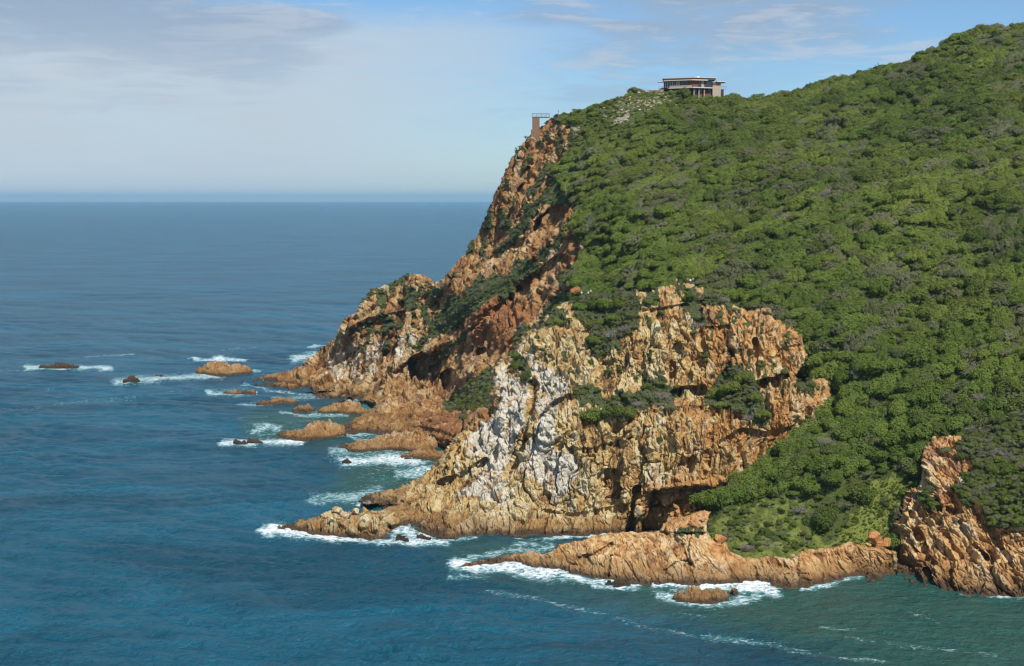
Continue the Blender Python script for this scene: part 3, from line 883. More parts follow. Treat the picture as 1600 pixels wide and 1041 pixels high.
veg = smooth(sd_local(uj, vj, [(1052, 838), (1062, 826), (1085, 822), (1100, 828), (1090, 838)], 30), -3, 3)
white = 0.26 * smooth(sd_local(uj, vj, [(930, 838), (1100, 836), (1110, 860), (1060, 885), (980, 862)], 40), -6, 6)
rust = np.clip(0.55 * smooth(LL.v, 835, 822) + 0.5 * smooth(sd_local(uj, vj, [(1108, 842), (1140, 848), (1142, 870), (1110, 872)], 30), -4, 4) + 0.12, 0, 1)
v_, f_, c_, t_ = compact(pos, grid_faces(LL), np.stack([veg, white, rust], -1), tn)
tag(mesh_np('shore_ledge', v_, f_, M_LEDGE, attrs={'cover': c_, 'tone': t_}), kind='structure')

# ------------------------------------------------------------------ the near outcrop on the right
R_POLY = [(1424, 912), (1403, 898), (1390, 880), (1388, 856), (1392, 836), (1398, 819), (1409, 804), (1411, 790), (1412, 778), (1415, 768), (1424, 764), (1434, 762), (1438, 752), (1441, 735),
          (1439, 715), (1445, 699), (1458, 689), (1470, 683), (1501, 679), (1519, 674), (1542, 663), (1559, 654), (1585, 650), (1600, 648), (1720, 600), (1720, 940), (1600, 933), (1542, 931), (1501, 929), (1464, 919)]
R_CTRL = [W(1424, 912), W(1464, 919), W(1501, 929), W(1600, 933), W(1720, 940), (1394, 880, 340), (1400, 820, 343), (1412, 780, 347), (1440, 712, 353), (1470, 686, 357), (1450, 800, 338), (1450, 860, 332),
          (1500, 860, 329), (1550, 850, 328), (1600, 860, 322), (1500, 780, 339), (1550, 760, 340), (1600, 780, 331), (1500, 700, 351), (1550, 672, 356), (1600, 655, 354), (1600, 720, 341), (1720, 610, 352),
          (1720, 760, 323), (1720, 880, 317), (1450, 755, 344), (1475, 730, 346)]
R_FEATS = [('line', [(1422, 800), (1428, 825), (1434, 842)], 2.5, 4), ('line', [(1446, 890), (1452, 905), (1458, 918)], 3, 6), ('line', [(1475, 830), (1485, 850), (1500, 868)], 1.5, 4),
           ('line', [(1440, 850), (1445, 868), (1460, 880)], 1.8, 4), ('line', [(1500, 815), (1520, 850), (1540, 868)], 1.6, 4), ('line', [(1545, 820), (1560, 850), (1580, 880)], 1.6, 4),
           ('line', [(1450, 790), (1456, 806), (1466, 815)], 1.6, 4), 
           ('line', [(1415, 772), (1440, 775), (1460, 790), (1500, 800)], 2, 5), ('line', [(1465, 770), (1472, 785), (1478, 800)], -2, 6)]
LR = relief(R_POLY, R_CTRL, (1362, 590, 1722, 955), 0.9, 24, R_FEATS, round_w=9, round_d=3, back=1.2)
uj, vj = jitter_uv(LR, 16, 22, 41)
veg = smooth(sd_local(uj, vj, [(1496, 690), (1510, 676), (1600, 640), (1720, 590), (1720, 846), (1600, 828), (1562, 820), (1530, 800), (1506, 788), (1494, 772), (1484, 762), (1490, 746), (1518, 740), (1526, 716), (1504, 708)], 60), -6, 6)
veg = np.maximum(veg, smooth(sd_local(uj, vj, [(1436, 768), (1455, 762), (1464, 785), (1450, 798)], 30), -3, 3))
veg = veg * (1 - 0.9 * smooth(fbm(np.stack([LR.u / 12, LR.v / 9, 0 * LR.u], -1), 3, 5), 0.25, 0.38) * smooth(LR.u, 1560, 1500))
NR = grid_normals(LR)
pos = LR.base.copy()
kp = np.where(LR.keep)[0]
h = np.zeros(len(pos))
tn = np.full(len(pos), .5)
h[kp], tn[kp] = rock_disp(LR.base[kp], R(-27), 0.8, sizes=((4.2, 9., 1.2), (1.8, 4.0, 0.75), (0.85, 1.8, 0.36), (2.2, 14., 0.55)), seed=61, sp=LR.sp[kp], big=1.4)
h *= LR.damp
h = h * (1 - veg) + veg * (0.3 + 0.8 * fbm(LR.base / 8.0, 3, 3))
pos += NR * h[:, None]
LR.pos, LR.nrm, LR.veg = pos, NR, veg
white = 0.45 * smooth(sd_local(uj, vj, [(1410, 780), (1416, 766), (1446, 762), (1440, 782), (1420, 790)], 30), -4, 4) + 0.2 * smooth(sd_local(uj, vj, [(1440, 700), (1470, 684), (1480, 700), (1450, 720)], 30), -4, 4)
rust = np.clip(0.08 + 0.42 * smooth(LR.v, 850, 790), 0, 1)
v_, f_, c_, t_ = compact(pos, grid_faces(LR), np.stack([veg, white, rust], -1), tn)
tag(mesh_np('rock_outcrop', v_, f_, M_OUT, attrs={'cover': c_, 'tone': t_}), kind='structure')
print('outcrop', time.time() - T0)

# ================================================================== SEA
# foam strokes lying on the water: (polyline in photo pixels, half width, strength)
FOAM = [([(40, 575), (75, 574), (115, 574), (172, 575)], 2.6, 0.9), ([(0, 579), (60, 576)], 1.5, 0.4), ([(130, 557), (210, 554)], 1.0, 0.55), ([(180, 597), (215, 594), (250, 591), (300, 588), (345, 587)], 4.0, 0.85),
        ([(215, 592), (270, 589)], 4.0, 0.7), ([(300, 562), (345, 561), (385, 563)], 1.8, 0.9), ([(335, 560), (350, 560)], 2.6, 1.0), ([(370, 580), (405, 580)], 1.6, 0.8), ([(325, 614), (345, 615), (375, 617), (400, 615)], 2.4, 0.85),
        ([(330, 610), (385, 609)], 1.3, 0.55), ([(372, 631), (400, 632), (430, 631)], 2.0, 0.75), ([(460, 561), (478, 558), (492, 556)], 4.5, 0.9), ([(485, 541), (512, 539)], 1.3, 0.8), ([(340, 546), (400, 544)], 1.1, 0.4),
        ([(380, 601), (420, 609), (480, 616), (520, 616)], 1.6, 0.7), ([(430, 624), (470, 622), (510, 619)], 3.0, 0.65), ([(540, 625), (562, 623)], 1.6, 0.8), ([(440, 643), (480, 648), (545, 650)], 2.2, 0.75), ([(555, 636), (580, 637)], 2.5, 0.6),
        ([(345, 693), (380, 693), (420, 691), (470, 689)], 3.8, 1.0), ([(400, 671), (418, 666), (432, 670)], 4.5, 0.85), ([(410, 680), (440, 674)], 2.5, 0.6), ([(385, 672), (440, 676), (470, 668)], 4, 0.35), ([(450, 660), (500, 657)], 2, 0.35),
        ([(530, 682), (545, 679), (600, 681), (610, 679)], 2.2, 0.8), ([(546, 681), (560, 687), (590, 688)], 2.5, 0.7), ([(515, 705), (540, 703), (575, 700), (585, 697)], 4.0, 0.75), ([(520, 710), (580, 708), (640, 706)], 3.5, 0.6),
        ([(535, 721), (570, 720), (600, 716), (625, 717), (650, 722)], 6.0, 0.98), ([(600, 718), (650, 722), (700, 713)], 4.0, 0.75), ([(640, 726), (690, 722)], 5, 0.55), ([(620, 740), (650, 737), (672, 736)], 6.5, 0.85),
        ([(560, 745), (640, 752)], 6, 0.3), ([(520, 712), (560, 730), (640, 735)], 9, 0.36), ([(490, 780), (530, 777), (570, 771), (590, 766)], 7.0, 0.72), ([(470, 770), (540, 760)], 5, 0.25), ([(560, 787), (600, 788)], 2.6, 0.9), ([(575, 800), (610, 793)], 3, 0.4),
        ([(410, 831), (430, 828), (450, 830), (480, 833), (520, 838)], 6.0, 1.2), ([(420, 824), (440, 826), (470, 834)], 5.0, 1.0), ([(500, 838), (560, 842), (600, 845), (660, 847), (700, 846)], 4.0, 0.95), ([(606, 826), (630, 829), (655, 836), (668, 838)], 8.0, 0.95),
        ([(618, 840), (660, 844)], 5, 0.8), ([(700, 843), (720, 841), (748, 840)], 2.0, 0.75), ([(810, 841), (850, 841)], 1.4, 0.6), ([(850, 842), (890, 839), (930, 836), (955, 833)], 2.0, 0.95), ([(805, 852), (830, 848), (860, 854), (840, 860), (815, 860)], 4.0, 0.75),
        ([(725, 876), (760, 868), (800, 861), (840, 859)], 3.5, 0.75), ([(715, 882), (735, 887), (770, 886), (800, 887), (830, 896), (865, 898)], 7.5, 1.05), ([(770, 880), (795, 882), (815, 888)], 6.0, 1.0), ([(840, 892), (870, 896), (905, 906)], 5.5, 1.05),
        ([(705, 900), (760, 903)], 3, 0.6), ([(800, 900), (860, 906)], 4, 0.6), ([(900, 906), (940, 911), (960, 908)], 4, 1.0), ([(930, 915), (970, 918), (1000, 916)], 3.5, 0.9), ([(1025, 915), (1050, 914), (1100, 911)], 3.5, 1.0),
        ([(1035, 910), (1055, 908), (1060, 914)], 5, 0.9), ([(1095, 915), (1130, 911), (1165, 912), (1200, 915)], 6.5, 1.15), ([(1160, 916), (1185, 920), (1210, 924)], 7, 1.05), ([(1190, 914), (1230, 909), (1248, 906)], 2.2, 0.95),
        ([(1030, 930), (1060, 938), (1100, 943), (1150, 940), (1180, 930)], 5.5, 0.85), ([(1045, 922), (1080, 921), (1130, 920)], 3.5, 0.6), ([(1030, 925), (1060, 928)], 8, 0.45), ([(1250, 920), (1275, 917), (1300, 914)], 2.6, 0.85), ([(1305, 912), (1320, 905), (1345, 900)], 3.5, 0.75),
        ([(1495, 929), (1510, 930)], 1.5, 0.6), ([(1545, 932), (1575, 932), (1600, 934)], 2.2, 0.8),
        ([(765, 920), (795, 931), (840, 936), (875, 944), (925, 955)], 2.4, 0.47), ([(920, 952), (980, 970), (1030, 982), (1090, 993)], 2.4, 0.45), ([(1100, 994), (1150, 998), (1200, 1006), (1262, 1021)], 3.6, 0.60), ([(1260, 1020), (1320, 1030), (1380, 1034)], 2.6, 0.48),
        ([(1280, 978), (1310, 982), (1340, 980)], 1.8, 0.5), ([(1320, 995), (1400, 1008), (1480, 1012), (1560, 1024)], 2.4, 0.46), ([(1420, 955), (1450, 964), (1470, 972)], 3.0, 0.42), ([(1060, 960), (1100, 965)], 2, 0.3),
        ([(90, 630), (160, 626), (210, 622)], 2.5, 0.38), ([(0, 640), (60, 637)], 2.2, 0.3), ([(20, 612), (80, 608)], 1.5, 0.3), ([(150, 520), (230, 518)], 1.0, 0.2), ([(220, 620), (330, 605)], 2.2, 0.28), ([(370, 655), (420, 650)], 1.5, 0.3)]


def sea():
    us = np.r_[np.linspace(-9000, -200, 14), np.arange(-60, 1662, 1.55), np.linspace(1800, 10500, 14)]
    vs = np.r_[np.geomspace(6000, 1120, 14), np.arange(1062, 352, -0.85), 311 + np.geomspace(40.5, 5.0, 90)]
    ys = CAM_H / -ray(800, vs)[1]
    ys = np.r_[ys, 45000.0]
    dx = (us - 800) / F
    X = dx[None] * np.hypot(1, 0) * ys[:, None]
    Y = np.broadcast_to(ys[:, None], X.shape)
    p = np.stack([X, Y, 0 * X], -1).reshape(-1, 3)
    n_v, n_u = X.shape
    rowgap = np.abs(np.gradient(ys))
    gap = np.broadcast_to(rowgap[:, None], X.shape).ravel()
    pu, pv = project(p)
    near = (p[:, 1] < 2600) & (p[:, 1] > 200) & (np.abs(pu - 800) < 900)
    foam = np.zeros(len(p)); swell_calm = np.ones(len(p))
    q = p[near]
    ju = pu[near] + 10 * fbm(q / np.array([5., 9., 1.]), 3, 71); jv = pv[near] + 3.4 * fbm(q / np.array([6., 14., 1.]), 4, 72, 0.65)
    fm = np.zeros(len(q))
    for line, w, s in FOAM:
        s = s * 0.93
        d = pl_dist(ju, jv, line, 40)
        fm = np.maximum(fm, 0.50 * s * s * (1 - smooth(d, 0.1 * w, 1.7 * w)) + 0.40 * s * (1 - smooth(d, .6 * w, 3.2 * w)))
    foam[near] = fm
    # height of the waves
    z = np.zeros(len(p))
    rng = np.random.RandomState(4)
    qx, qy = p[:, 0], p[:, 1]
    for k, (lam, amp, ang) in enumerate([(46, .30, 20), (31, .25, -12), (19, .25, 38), (13, .22, 5), (8.5, .19, -30), (6.2, .17, 25), (4.4, .135, -8), (3.4, .10, 48), (2.6, .075, 12), (2.0, .05, -38)]):
        a = R(ang + 200)
        ph = 2 * math.pi * (qx * math.sin(a) + qy * math.cos(a)) / lam
        warp = 3.2 * fbm(np.stack([qx / (lam * 2.2), qy / (lam * 2.2), 0 * qx + k], -1), 2, 80 + k)
        mod = 0.55 + 0.9 * vnoise(np.stack([qx / (lam * 3), qy / (lam * 3), 0 * qx + 5 * k], -1), 90 + k)
        fade = np.clip(lam / (3.2 * gap) - 0.4, 0, 1)
        z += amp * fade * mod * (np.sin(ph + warp) + 0.25 * np.sin(2 * (ph + warp) + 1.3))
    shel = smooth(pu, 620, 1000) * smooth(pv, 800, 860) * 0.55     # the cove is sheltered
    z *= 1 - shel
    zf = np.zeros(len(p))
    zf[near] = fm * (0.35 + 0.9 * np.abs(fbm(q / np.array([2.2, 2.6, 1.]), 4, 75)))
    z += np.clip(zf, 0, 1.6) * 0.55 * smooth(foam, 0.5, 0.95)
    p[:, 2] = z - 0.05
    # shallow water: green over sand and rock shelves close in shore
    shoal = np.zeros(len(p))
    for poly, soft in (([(520, 690), (700, 690), (720, 740), (640, 790), (560, 800), (500, 780), (540, 730)], 45), ([(700, 840), (1720, 850), (1720, 1100), (1420, 1100), (1180, 1000), (960, 940), (780, 910), (690, 880)], 90),
                       ([(380, 640), (600, 620), (600, 690), (380, 700)], 40)):
        shoal = np.maximum(shoal, smooth(sd_local(pu, pv, poly, 160), -soft, soft))
    idx = np.arange(n_v * n_u).reshape(n_v, n_u)
    f = np.stack([idx[:-1, :-1], idx[:-1, 1:], idx[1:, 1:], idx[1:, :-1]], -1).reshape(-1, 4)
    m, t = new_mat('sea_water')
    pos = t.n('ShaderNodeNewGeometry').outputs['Position']
    fo = t.n('ShaderNodeAttribute', attribute_name='foam').outputs['Fac']
    sh = t.n('ShaderNodeAttribute', attribute_name='shoal').outputs['Fac']
    flat_ = t.mapping(pos, (1, 1, 0))
    n1 = t.noise(t.mapping(pos, (0.6, 1.5, 0), (0, 0, R(8))), 0.014, 5, 0.62, 0.6); n2 = t.noise(flat_, 0.11, 6, 0.65); n3 = t.noise(t.mapping(pos, (1, 1.6, 0), (0, 0, R(20))), 0.55, 6, 0.65, 0.5); n4 = t.noise(flat_, 2.4, 4, 0.6)
    deep = t.mix(t.sstep(n1, 0.35, 0.68), (0.0016, 0.044, 0.071), (0.0058, 0.083, 0.132))
    teal = t.mix(n2, (0.008, 0.055, 0.052), (0.026, 0.085, 0.062))
    s2 = t.sstep(t.math('ADD', sh, t.math('MULTIPLY', t.math('SUBTRACT', n1, 0.5), 0.6)), 0.2, 0.9)
    col = t.mix(s2, deep, teal)
    # turquoise water full of bubbles round the foam
    aer = t.math('MULTIPLY', t.sstep(t.math('ADD', fo, t.math('MULTIPLY', t.math('SUBTRACT', n2, 0.5), 0.8)), 0.12, 0.65), 0.75)
    col = t.mix(aer, col, (0.06, 0.24, 0.25))
    vor = t.n('ShaderNodeTexVoronoi', feature='DISTANCE_TO_EDGE')
    wv = t.n('ShaderNodeMix', data_type='VECTOR'); wv.inputs[0].default_value = 0.5
    nz = t.n('ShaderNodeTexNoise'); t.link(flat_, nz.inputs['Vector']); nz.inputs['Scale'].default_value = 0.5
    va = t.n('ShaderNodeVectorMath', operation='MULTIPLY_ADD'); t.link(nz.outputs['Color'], va.inputs[0]); va.inputs[1].default_value = (3, 3, 0); t.link(flat_, va.inputs[2])
    t.link(va.outputs[0], vor.inputs['Vector']); vor.inputs['Scale'].default_value = 0.55
    lace = t.sstep(vor.outputs['Distance'], 0.02, 0.30, 1.0, 0.0)
    ff = t.math('ADD', fo, t.math('MULTIPLY', t.math('SUBTRACT', n3, 0.5), 2.3))
    ff = t.math('ADD', ff, t.math('MULTIPLY', t.math('SUBTRACT', n4, 0.5), 0.9))
    ff = t.math('ADD', ff, t.math('MULTIPLY', t.math('SUBTRACT', n2, 0.5), 0.8))
    ff = t.math('ADD', ff, t.math('MULTIPLY', t.math('SUBTRACT', lace, 0.4), 0.35))
    ff = t.math('MULTIPLY', t.sstep(ff, 0.42, 1.02), t.sstep(fo, 0.05, 0.2))
    fcol = t.mix(t.sstep(fo, 0.3, 1.0), (0.42, 0.53, 0.56), (0.70, 0.73, 0.74))
    col = t.mix(ff, col, fcol)
    b = t.n('ShaderNodeBump', i_Strength=1.0, i_Distance=1.0)
    hh = t.math('ADD', t.math('MULTIPLY', n3, 0.75), t.math('MULTIPLY', n4, 0.05))
    hh = t.math('ADD', hh, t.math('MULTIPLY', n2, 4.5))
    t.link(hh, b.inputs['Height'])
    p_ = finish(t, col, t.math('ADD', 0.25, t.math('MULTIPLY', ff, 0.55)), b.outputs[0], 0.36)
    p_.inputs['IOR'].default_value = 1.33
    o = mesh_np('sea', p, f, m, flat=False, attrs={'foam': foam, 'shoal': shoal})
    tag(o, kind='structure')


sea()
print('sea', time.time() - T0)

# ------------------------------------------------------------------ haze over the sea
def haze():
    m = bpy.data.materials.new('haze'); m.use_nodes = True
    t = NT(m.node_tree)
    v = t.n('ShaderNodeVolumePrincipled')
    v.inputs['Color'].default_value = (0.40, 0.76, 1.0, 1)
    v.inputs['Density'].default_value = 3.6e-5
    v.inputs['Anisotropy'].default_value = 0.2
    o = t.n('ShaderNodeOutputMaterial'); t.link(v.outputs[0], o.inputs['Volume'])
    x, y0, y1, z0, z1 = 190000, -9000, 46000, -30, 215
    vv = np.array([(a, b, c) for c in (z0, z1) for b in (y0, y1) for a in (-x, x)], float)
    ff = np.array([(0, 2, 3, 1), (4, 5, 7, 6), (0, 1, 5, 4), (2, 6, 7, 3), (0, 4, 6, 2), (1, 3, 7, 5)])
    tag(mesh_np('haze', vv, ff, m), kind='stuff')


haze()


# ================================================================== ROCKS IN THE WATER AND BOULDERS
def skerry(name, label, u0, u1, vw, prof, depth, mat, group=None, tint=(0, 0, 0.4), seed=0, amp=1.0, cat='rock'):
    """a rock standing in the water. prof: [(t along, height in photo pixels)], vw: waterline row, depth: metres front to back"""
    Y0 = yz(vw, 0.0)
    m = Y0 / F
    x0, x1 = (u0 - 800) * m, (u1 - 800) * m
    yc = Y0 + depth * 0.5
    cx = (x0 + x1) / 2
    hw = (x1 - x0) / 2
    step = max(0.25, min(0.36, hw / 14))
    xs = np.arange(-hw - 1.2, hw + 1.21, step); ys = np.arange(-depth * .67 - 1.6, depth * .67 + 1.61, step)
    X, Yy = np.meshgrid(xs, ys)
    tt = np.clip((X + hw) / (2 * hw), 0, 1)
    ph = np.interp(tt, [a for a, _ in prof], [b for _, b in prof]) * m * 0.90
    ph = ph * (0.98 + 0.20 * vnoise(np.stack([X / 2.2, Yy / 2.8, 0 * X + seed], -1).reshape(-1, 3), 300 + seed).reshape(X.shape) + 0.10 * vnoise(np.stack([X / .6, Yy / 1.2, 0 * X + seed], -1).reshape(-1, 3), 330 + seed).reshape(X.shape))
    taper = np.clip(1 - (2 * tt - 1) ** 4, 0, 1) ** 0.5
    e = np.abs(Yy + 0.15 * depth * np.sin(tt * 7 + seed)) / (0.5 * depth * np.maximum(taper, 0.15))
    r = np.maximum(e, np.clip((np.abs(X) - hw) / 1.0 + 1, 0, 9))
    dome = np.where(e < 1, np.sqrt(np.maximum(1 - np.clip(e, 0, 1) ** 2.2, 0)), 0)
    z = ph * dome - np.clip(r - 0.93, 0, 1) * 4.0
    P = np.stack([cx + X, yc + Yy, z], -1).reshape(-1, 3)
    d, tn = rock_disp(P + seed * 31.7, R(65), 0.62 * amp * min(1.0, hw / 5 + .3), sizes=((4., 9., 1.1), (1.5, 3.8, 0.8), (0.8, 1.8, 0.45)), seed=100 + seed, big=1.0)
    sl = (P[:, 0] * 0.35 + P[:, 1] * 0.55 + P[:, 2] * 1.2 + 0.8 * fbm(P / 4.0, 3, 7 + seed)) / 1.3
    d = d + 0.55 * min(1.0, hw / 6 + .3) * ((sl - np.floor(sl)) - 0.5)
    P[:, 2] += d * np.clip(dome.ravel() * 1.4, 0.15, 1)
    org = np.array([cx, yc, 0.0])
    h, w = X.shape
    idx = np.arange(h * w).reshape(h, w)
    f = np.stack([idx[:-1, :-1], idx[:-1, 1:], idx[1:, 1:], idx[1:, :-1]], -1).reshape(-1, 4)
    o = mesh_np(name, P - org, f, mat, attrs={'cover': np.tile(np.array(tint, float), (len(P), 1)), 'tone': tn})
    o.location = org
    tag(o, label, cat, group)
    return o


G_SK = 'rocks standing in the sea off the headland'
SK = [('black flat rock awash in foam, farthest out to sea', 50, 118, 576, [(0, 1), (.3, 6), (.6, 9), (1, 2)], 6, M_DARKROCK),
      ('small black rock at the left end of a long foam streak', 185, 213, 598, [(0, 4), (.3, 8), (.6, 10), (1, 3)], 7, M_DARKROCK),
      ('tiny black rock tip breaking the foam left of the tan sea rock', 236, 255, 589, [(0, 1), (.5, 3), (1, 1)], 3, M_DARKROCK),
      ('large tan humped rock standing alone off the tip of the point', 296, 388, 586, [(0, 6), (.12, 11), (.25, 17), (.45, 19), (.65, 16), (.85, 13), (1, 3)], 15, M_SKERRY),
      ('low brown rock in white foam below the tan humped rock', 342, 374, 617, [(0, 3), (.3, 6), (.8, 5), (1, 2)], 6, M_SKERRY),
      ('small dark rock touching the right end of a low brown one in foam', 375, 396, 616, [(0, 3), (.5, 6), (1, 2)], 5, M_SKERRY),
      ('long flat dark brown reef rock just off the cliff point', 394, 463, 632, [(0, 2), (.3, 5), (.5, 9), (.8, 7), (1, 1)], 8, M_SKERRY),
      ('small rounded orange rock between two low reefs', 452, 487, 644, [(0, 5), (.4, 9), (.8, 8), (1, 3)], 9, M_SKERRY),
      ('long brown rock ridge with blunt right end in the channel', 491, 560, 647, [(0, 3), (.3, 9), (.6, 15), (.9, 17), (1, 12)], 11, M_SKERRY),
      ('flat ochre rock shelf joined to the shore behind the channel', 540, 584, 648, [(0, 4), (.4, 8), (.8, 8), (1, 6)], 9, M_SKERRY),
      ('big two humped tan rock with surf along its front', 418, 531, 687, [(0, 3), (.2, 8), (.42, 12), (.5, 22), (.65, 27), (.75, 22), (.85, 21), (.95, 17), (1, 10)], 16, M_SKERRY),
      ('thin black rock sliver awash at the left of the two humped rock', 358, 407, 695, [(0, 1), (.4, 3), (.8, 5), (1, 2)], 3, M_DARKROCK),
      ('low brown rock sliver in foam above a long orange slab', 526, 548, 699, [(0, 2), (.5, 6), (1, 2)], 4, M_SKERRY),
      ('long orange slab with a pointed left end and rounded right end', 536, 680, 706, [(0, 3), (.15, 7), (.35, 16), (.5, 22), (.6, 27), (.75, 30), (.88, 24), (1, 12)], 15, M_SKERRY),
      ('dark wet reef slab under the cliff with surf breaking on it', 622, 712, 719, [(0, 3), (.2, 9), (.5, 12), (.8, 16), (1, 14)], 11, M_SKERRY),
      ('thin black rock sliver in the white surf patch', 530, 549, 725, [(0, 1), (.4, 3), (1, 2)], 3, M_DARKROCK),
      ('brown slab awash in foam nearest the camera', 1060, 1150, 943, [(0, 5), (.15, 9), (.45, 11), (.6, 13), (.85, 15), (1, 7)], 5, M_SKERRY),
      ('small brown rock at the right end of the awash slab', 1151, 1163, 930, [(0, 4), (.4, 8), (1, 3)], 2.2, M_SKERRY),
      ('dark wet rock in surf at the foot of the shore ledge', 950, 992, 918, [(0, 2), (.4, 7), (.8, 6), (1, 2)], 4, M_DARKROCK),
      ('dark wet rock in foam between the bluff and its tail', 606, 640, 847, [(0, 3), (.4, 7), (1, 3)], 4, M_DARKROCK),
      ('low dark rock right of another in the foam inlet', 640, 672, 846, [(0, 3), (.5, 6), (1, 2)], 4, M_DARKROCK),
      ('reddish low rock in still water left of the outcrop', 1366, 1396, 904, [(0, 3), (.5, 7), (1, 3)], 3.5, M_SKERRY),
      ('small pinkish rock in front of a reddish low rock', 1367, 1384, 911, [(0, 2), (.5, 5), (1, 2)], 2, M_LEDGE)]
for k, (lab, u0, u1, vw, prof, dep, mt) in enumerate(SK):
    skerry('sea_rock', lab, u0, u1, vw, prof, dep, mt, G_SK, seed=k + 1)


def boulder(label, u, v, L, size, mat, group=None, tint=(0, 0, 0.4), seed=0, squash=(1.2, 1.0, 0.8), sink=0.25, Y=None):
    """an angular boulder of the given width (m) resting on a landform at the photo pixel of its foot"""
    p = lookup(L, u, v) if Y is None else pt(u, v, Y)
    n = 26
    th = np.linspace(0, 2 * math.pi, n * 2, endpoint=False); phi = np.linspace(0.02, math.pi - 0.02, n)
    T, Pm = np.meshgrid(th, phi)
    d = np.stack([np.sin(Pm) * np.cos(T), np.sin(Pm) * np.sin(T), np.cos(Pm)], -1).reshape(-1, 3)
    rng = np.random.RandomState(seed + 5)
    r = np.full(len(d), 1.0)
    for _ in range(17):                                   # planes that cut the ball into a block
        a = rng.normal(size=3); a /= np.linalg.norm(a)
        c = d @ a
        cut = rng.uniform(.48, .80)
        r = np.where(c > 0.05, np.minimum(r, cut / np.maximum(c, .05)), r)
    r = r * (1 + 0.09 * fbm(d * 2.4 + seed * 3.1, 4, seed, 0.6))
    q = d * r[:, None] * np.array(squash) * size * 0.5
    w = n * 2
    idx = np.arange(n * w).reshape(n, w)
    f = np.stack([idx[:-1, :], idx[1:, :], np.roll(idx, -1, 1)[1:, :], np.roll(idx, -1, 1)[:-1, :]], -1).reshape(-1, 4)
    o = mesh_np('boulder', q, f, mat, attrs={'cover': np.tile(np.array(tint, float), (len(q), 1)), 'tone': np.full(len(q), rng.uniform(.3, .7))})
    o.location = p + np.array([0, 0, size * squash[2] * 0.5 * (1 - sink)])
    tag(o, label, 'boulder', group)
    return o


G_BO = 'loose boulders by the shore'
ORANGE_T = (0, 0, 0.95)
boulder('large orange boulder perched on the grass beside the right outcrop', 1366, 846, LF, 4.4, M_OUT, G_BO, ORANGE_T, 1, (1.15, 1, 0.72), Y=336)
boulder('bright orange split boulder below the large perched one', 1376, 858, LL, 3.6, M_OUT, G_BO, ORANGE_T, 2, (1.2, 1, .8), Y=335.5)
boulder('bright orange block wedged between a split boulder and the outcrop', 1386, 856, LL, 2.6, M_OUT, G_BO, ORANGE_T, 3, (1.0, 1, 1.1), Y=335)
boulder('small pale boulder at the left of the orange split boulder', 1357, 853, LL, 1.5, M_LEDGE, G_BO, (0, .3, .1), 4)
boulder('white angular boulder topmost on the rocky tail in the sea', 530, 800, LB, 3.0, M_BLUFF, G_BO, (0, .6, 0), 5, (1.1, 1, .95))
boulder('white flat boulder with a dark hollow beneath on the rocky tail', 541, 805, LB, 3.6, M_BLUFF, G_BO, (0, .55, 0), 6, (1.4, 1, .62))
boulder('cream boulder right of the white ones on the rocky tail', 556, 804, LB, 2.8, M_BLUFF, G_BO, (0, .45, 0), 7, (1.1, 1, .8))
boulder('tan upright block at the right end of the boulder row on the tail', 571, 804, LB, 2.6, M_BLUFF, G_BO, (0, .1, .1), 8, (.8, 1, 1.2))
boulder('orange boulder at the foot of the green slope beside the cave', 1083, 822, LL, 2.4, M_LEDGE, G_BO, ORANGE_T, 9)
boulder('pale boulder right of the orange one at the cave foot', 1093, 826, LL, 2.0, M_LEDGE, G_BO, (0, .4, .2), 10)
boulder('flat orange boulder below the pale one at the cave foot', 1088, 835, LL, 2.6, M_LEDGE, G_BO, ORANGE_T, 11, (1.4, 1, .55))
boulder('small cream boulder highest of those at the cave foot', 1099, 816, LL, 1.8, M_LEDGE, G_BO, (0, .5, 0), 12)
boulder('cream rock on the grass edge above the middle of the ledge', 1226, 867, LL, 1.7, M_LEDGE, G_BO, (0, .5, 0), 13)
boulder('cream rock right of its twin on the grass edge above the ledge', 1238, 869, LL, 1.5, M_LEDGE, G_BO, (0, .5, 0), 14)
boulder('orange knob of rock at the inner step of the ledge', 1126, 848, LL, 3.2, M_LEDGE, G_BO, ORANGE_T, 15, (1.2, 1, .9))
boulder('grey boulder on top right of the bluff edge', 1196, 494, LB, 3.4, M_BLUFF, G_BO, (0, .6, 0), 16, (1.1, 1, .9))
boulder('orange boulder beside the path where white shirted walkers sit', 897, 462, LF, 4.2, M_FAR, G_BO, ORANGE_T, 17, (1.1, 1, .9), Y=446)
boulder('pale grey pinnacle block on top of the right outcrop', 1460, 692, LR, 1.8, M_OUT, G_BO, (0, .25, 0), 18, (.9, .9, 1.1))
boulder('orange cube of rock in the scrub right of the pinnacles', 1508, 738, LR, 2.4, M_OUT, G_BO, ORANGE_T, 19, (1, 1, 1))
boulder('pale grey rock left of the orange cube in the scrub', 1499, 728, LR, 1.7, M_OUT, G_BO, (0, .3, 0), 20, (.9, 1, 1.2))
boulder('pinkish boulder in the scrub on the right outcrop', 1542, 812, LR, 2.2, M_OUT, G_BO, (0, .2, .2), 21)
boulder('white rock chip among bushes over the outcrop', 1482, 762, LR, 1.2, M_OUT, G_BO, (0, 1, 0), 22, (.8, 1, 1.4))
boulder('red brown block standing over the outcrop slab', 1472, 775, LR, 2.2, M_OUT, G_BO, (0, .1, .8), 23, (.8, .9, 1.3))
rngb = np.random.RandomState(9)
print('rocks', time.time() - T0)

# ================================================================== PLANTS
def rand_unit(rng, n):
    a = rng.normal(size=(n, 3)); return a / np.linalg.norm(a, axis=1, keepdims=True)


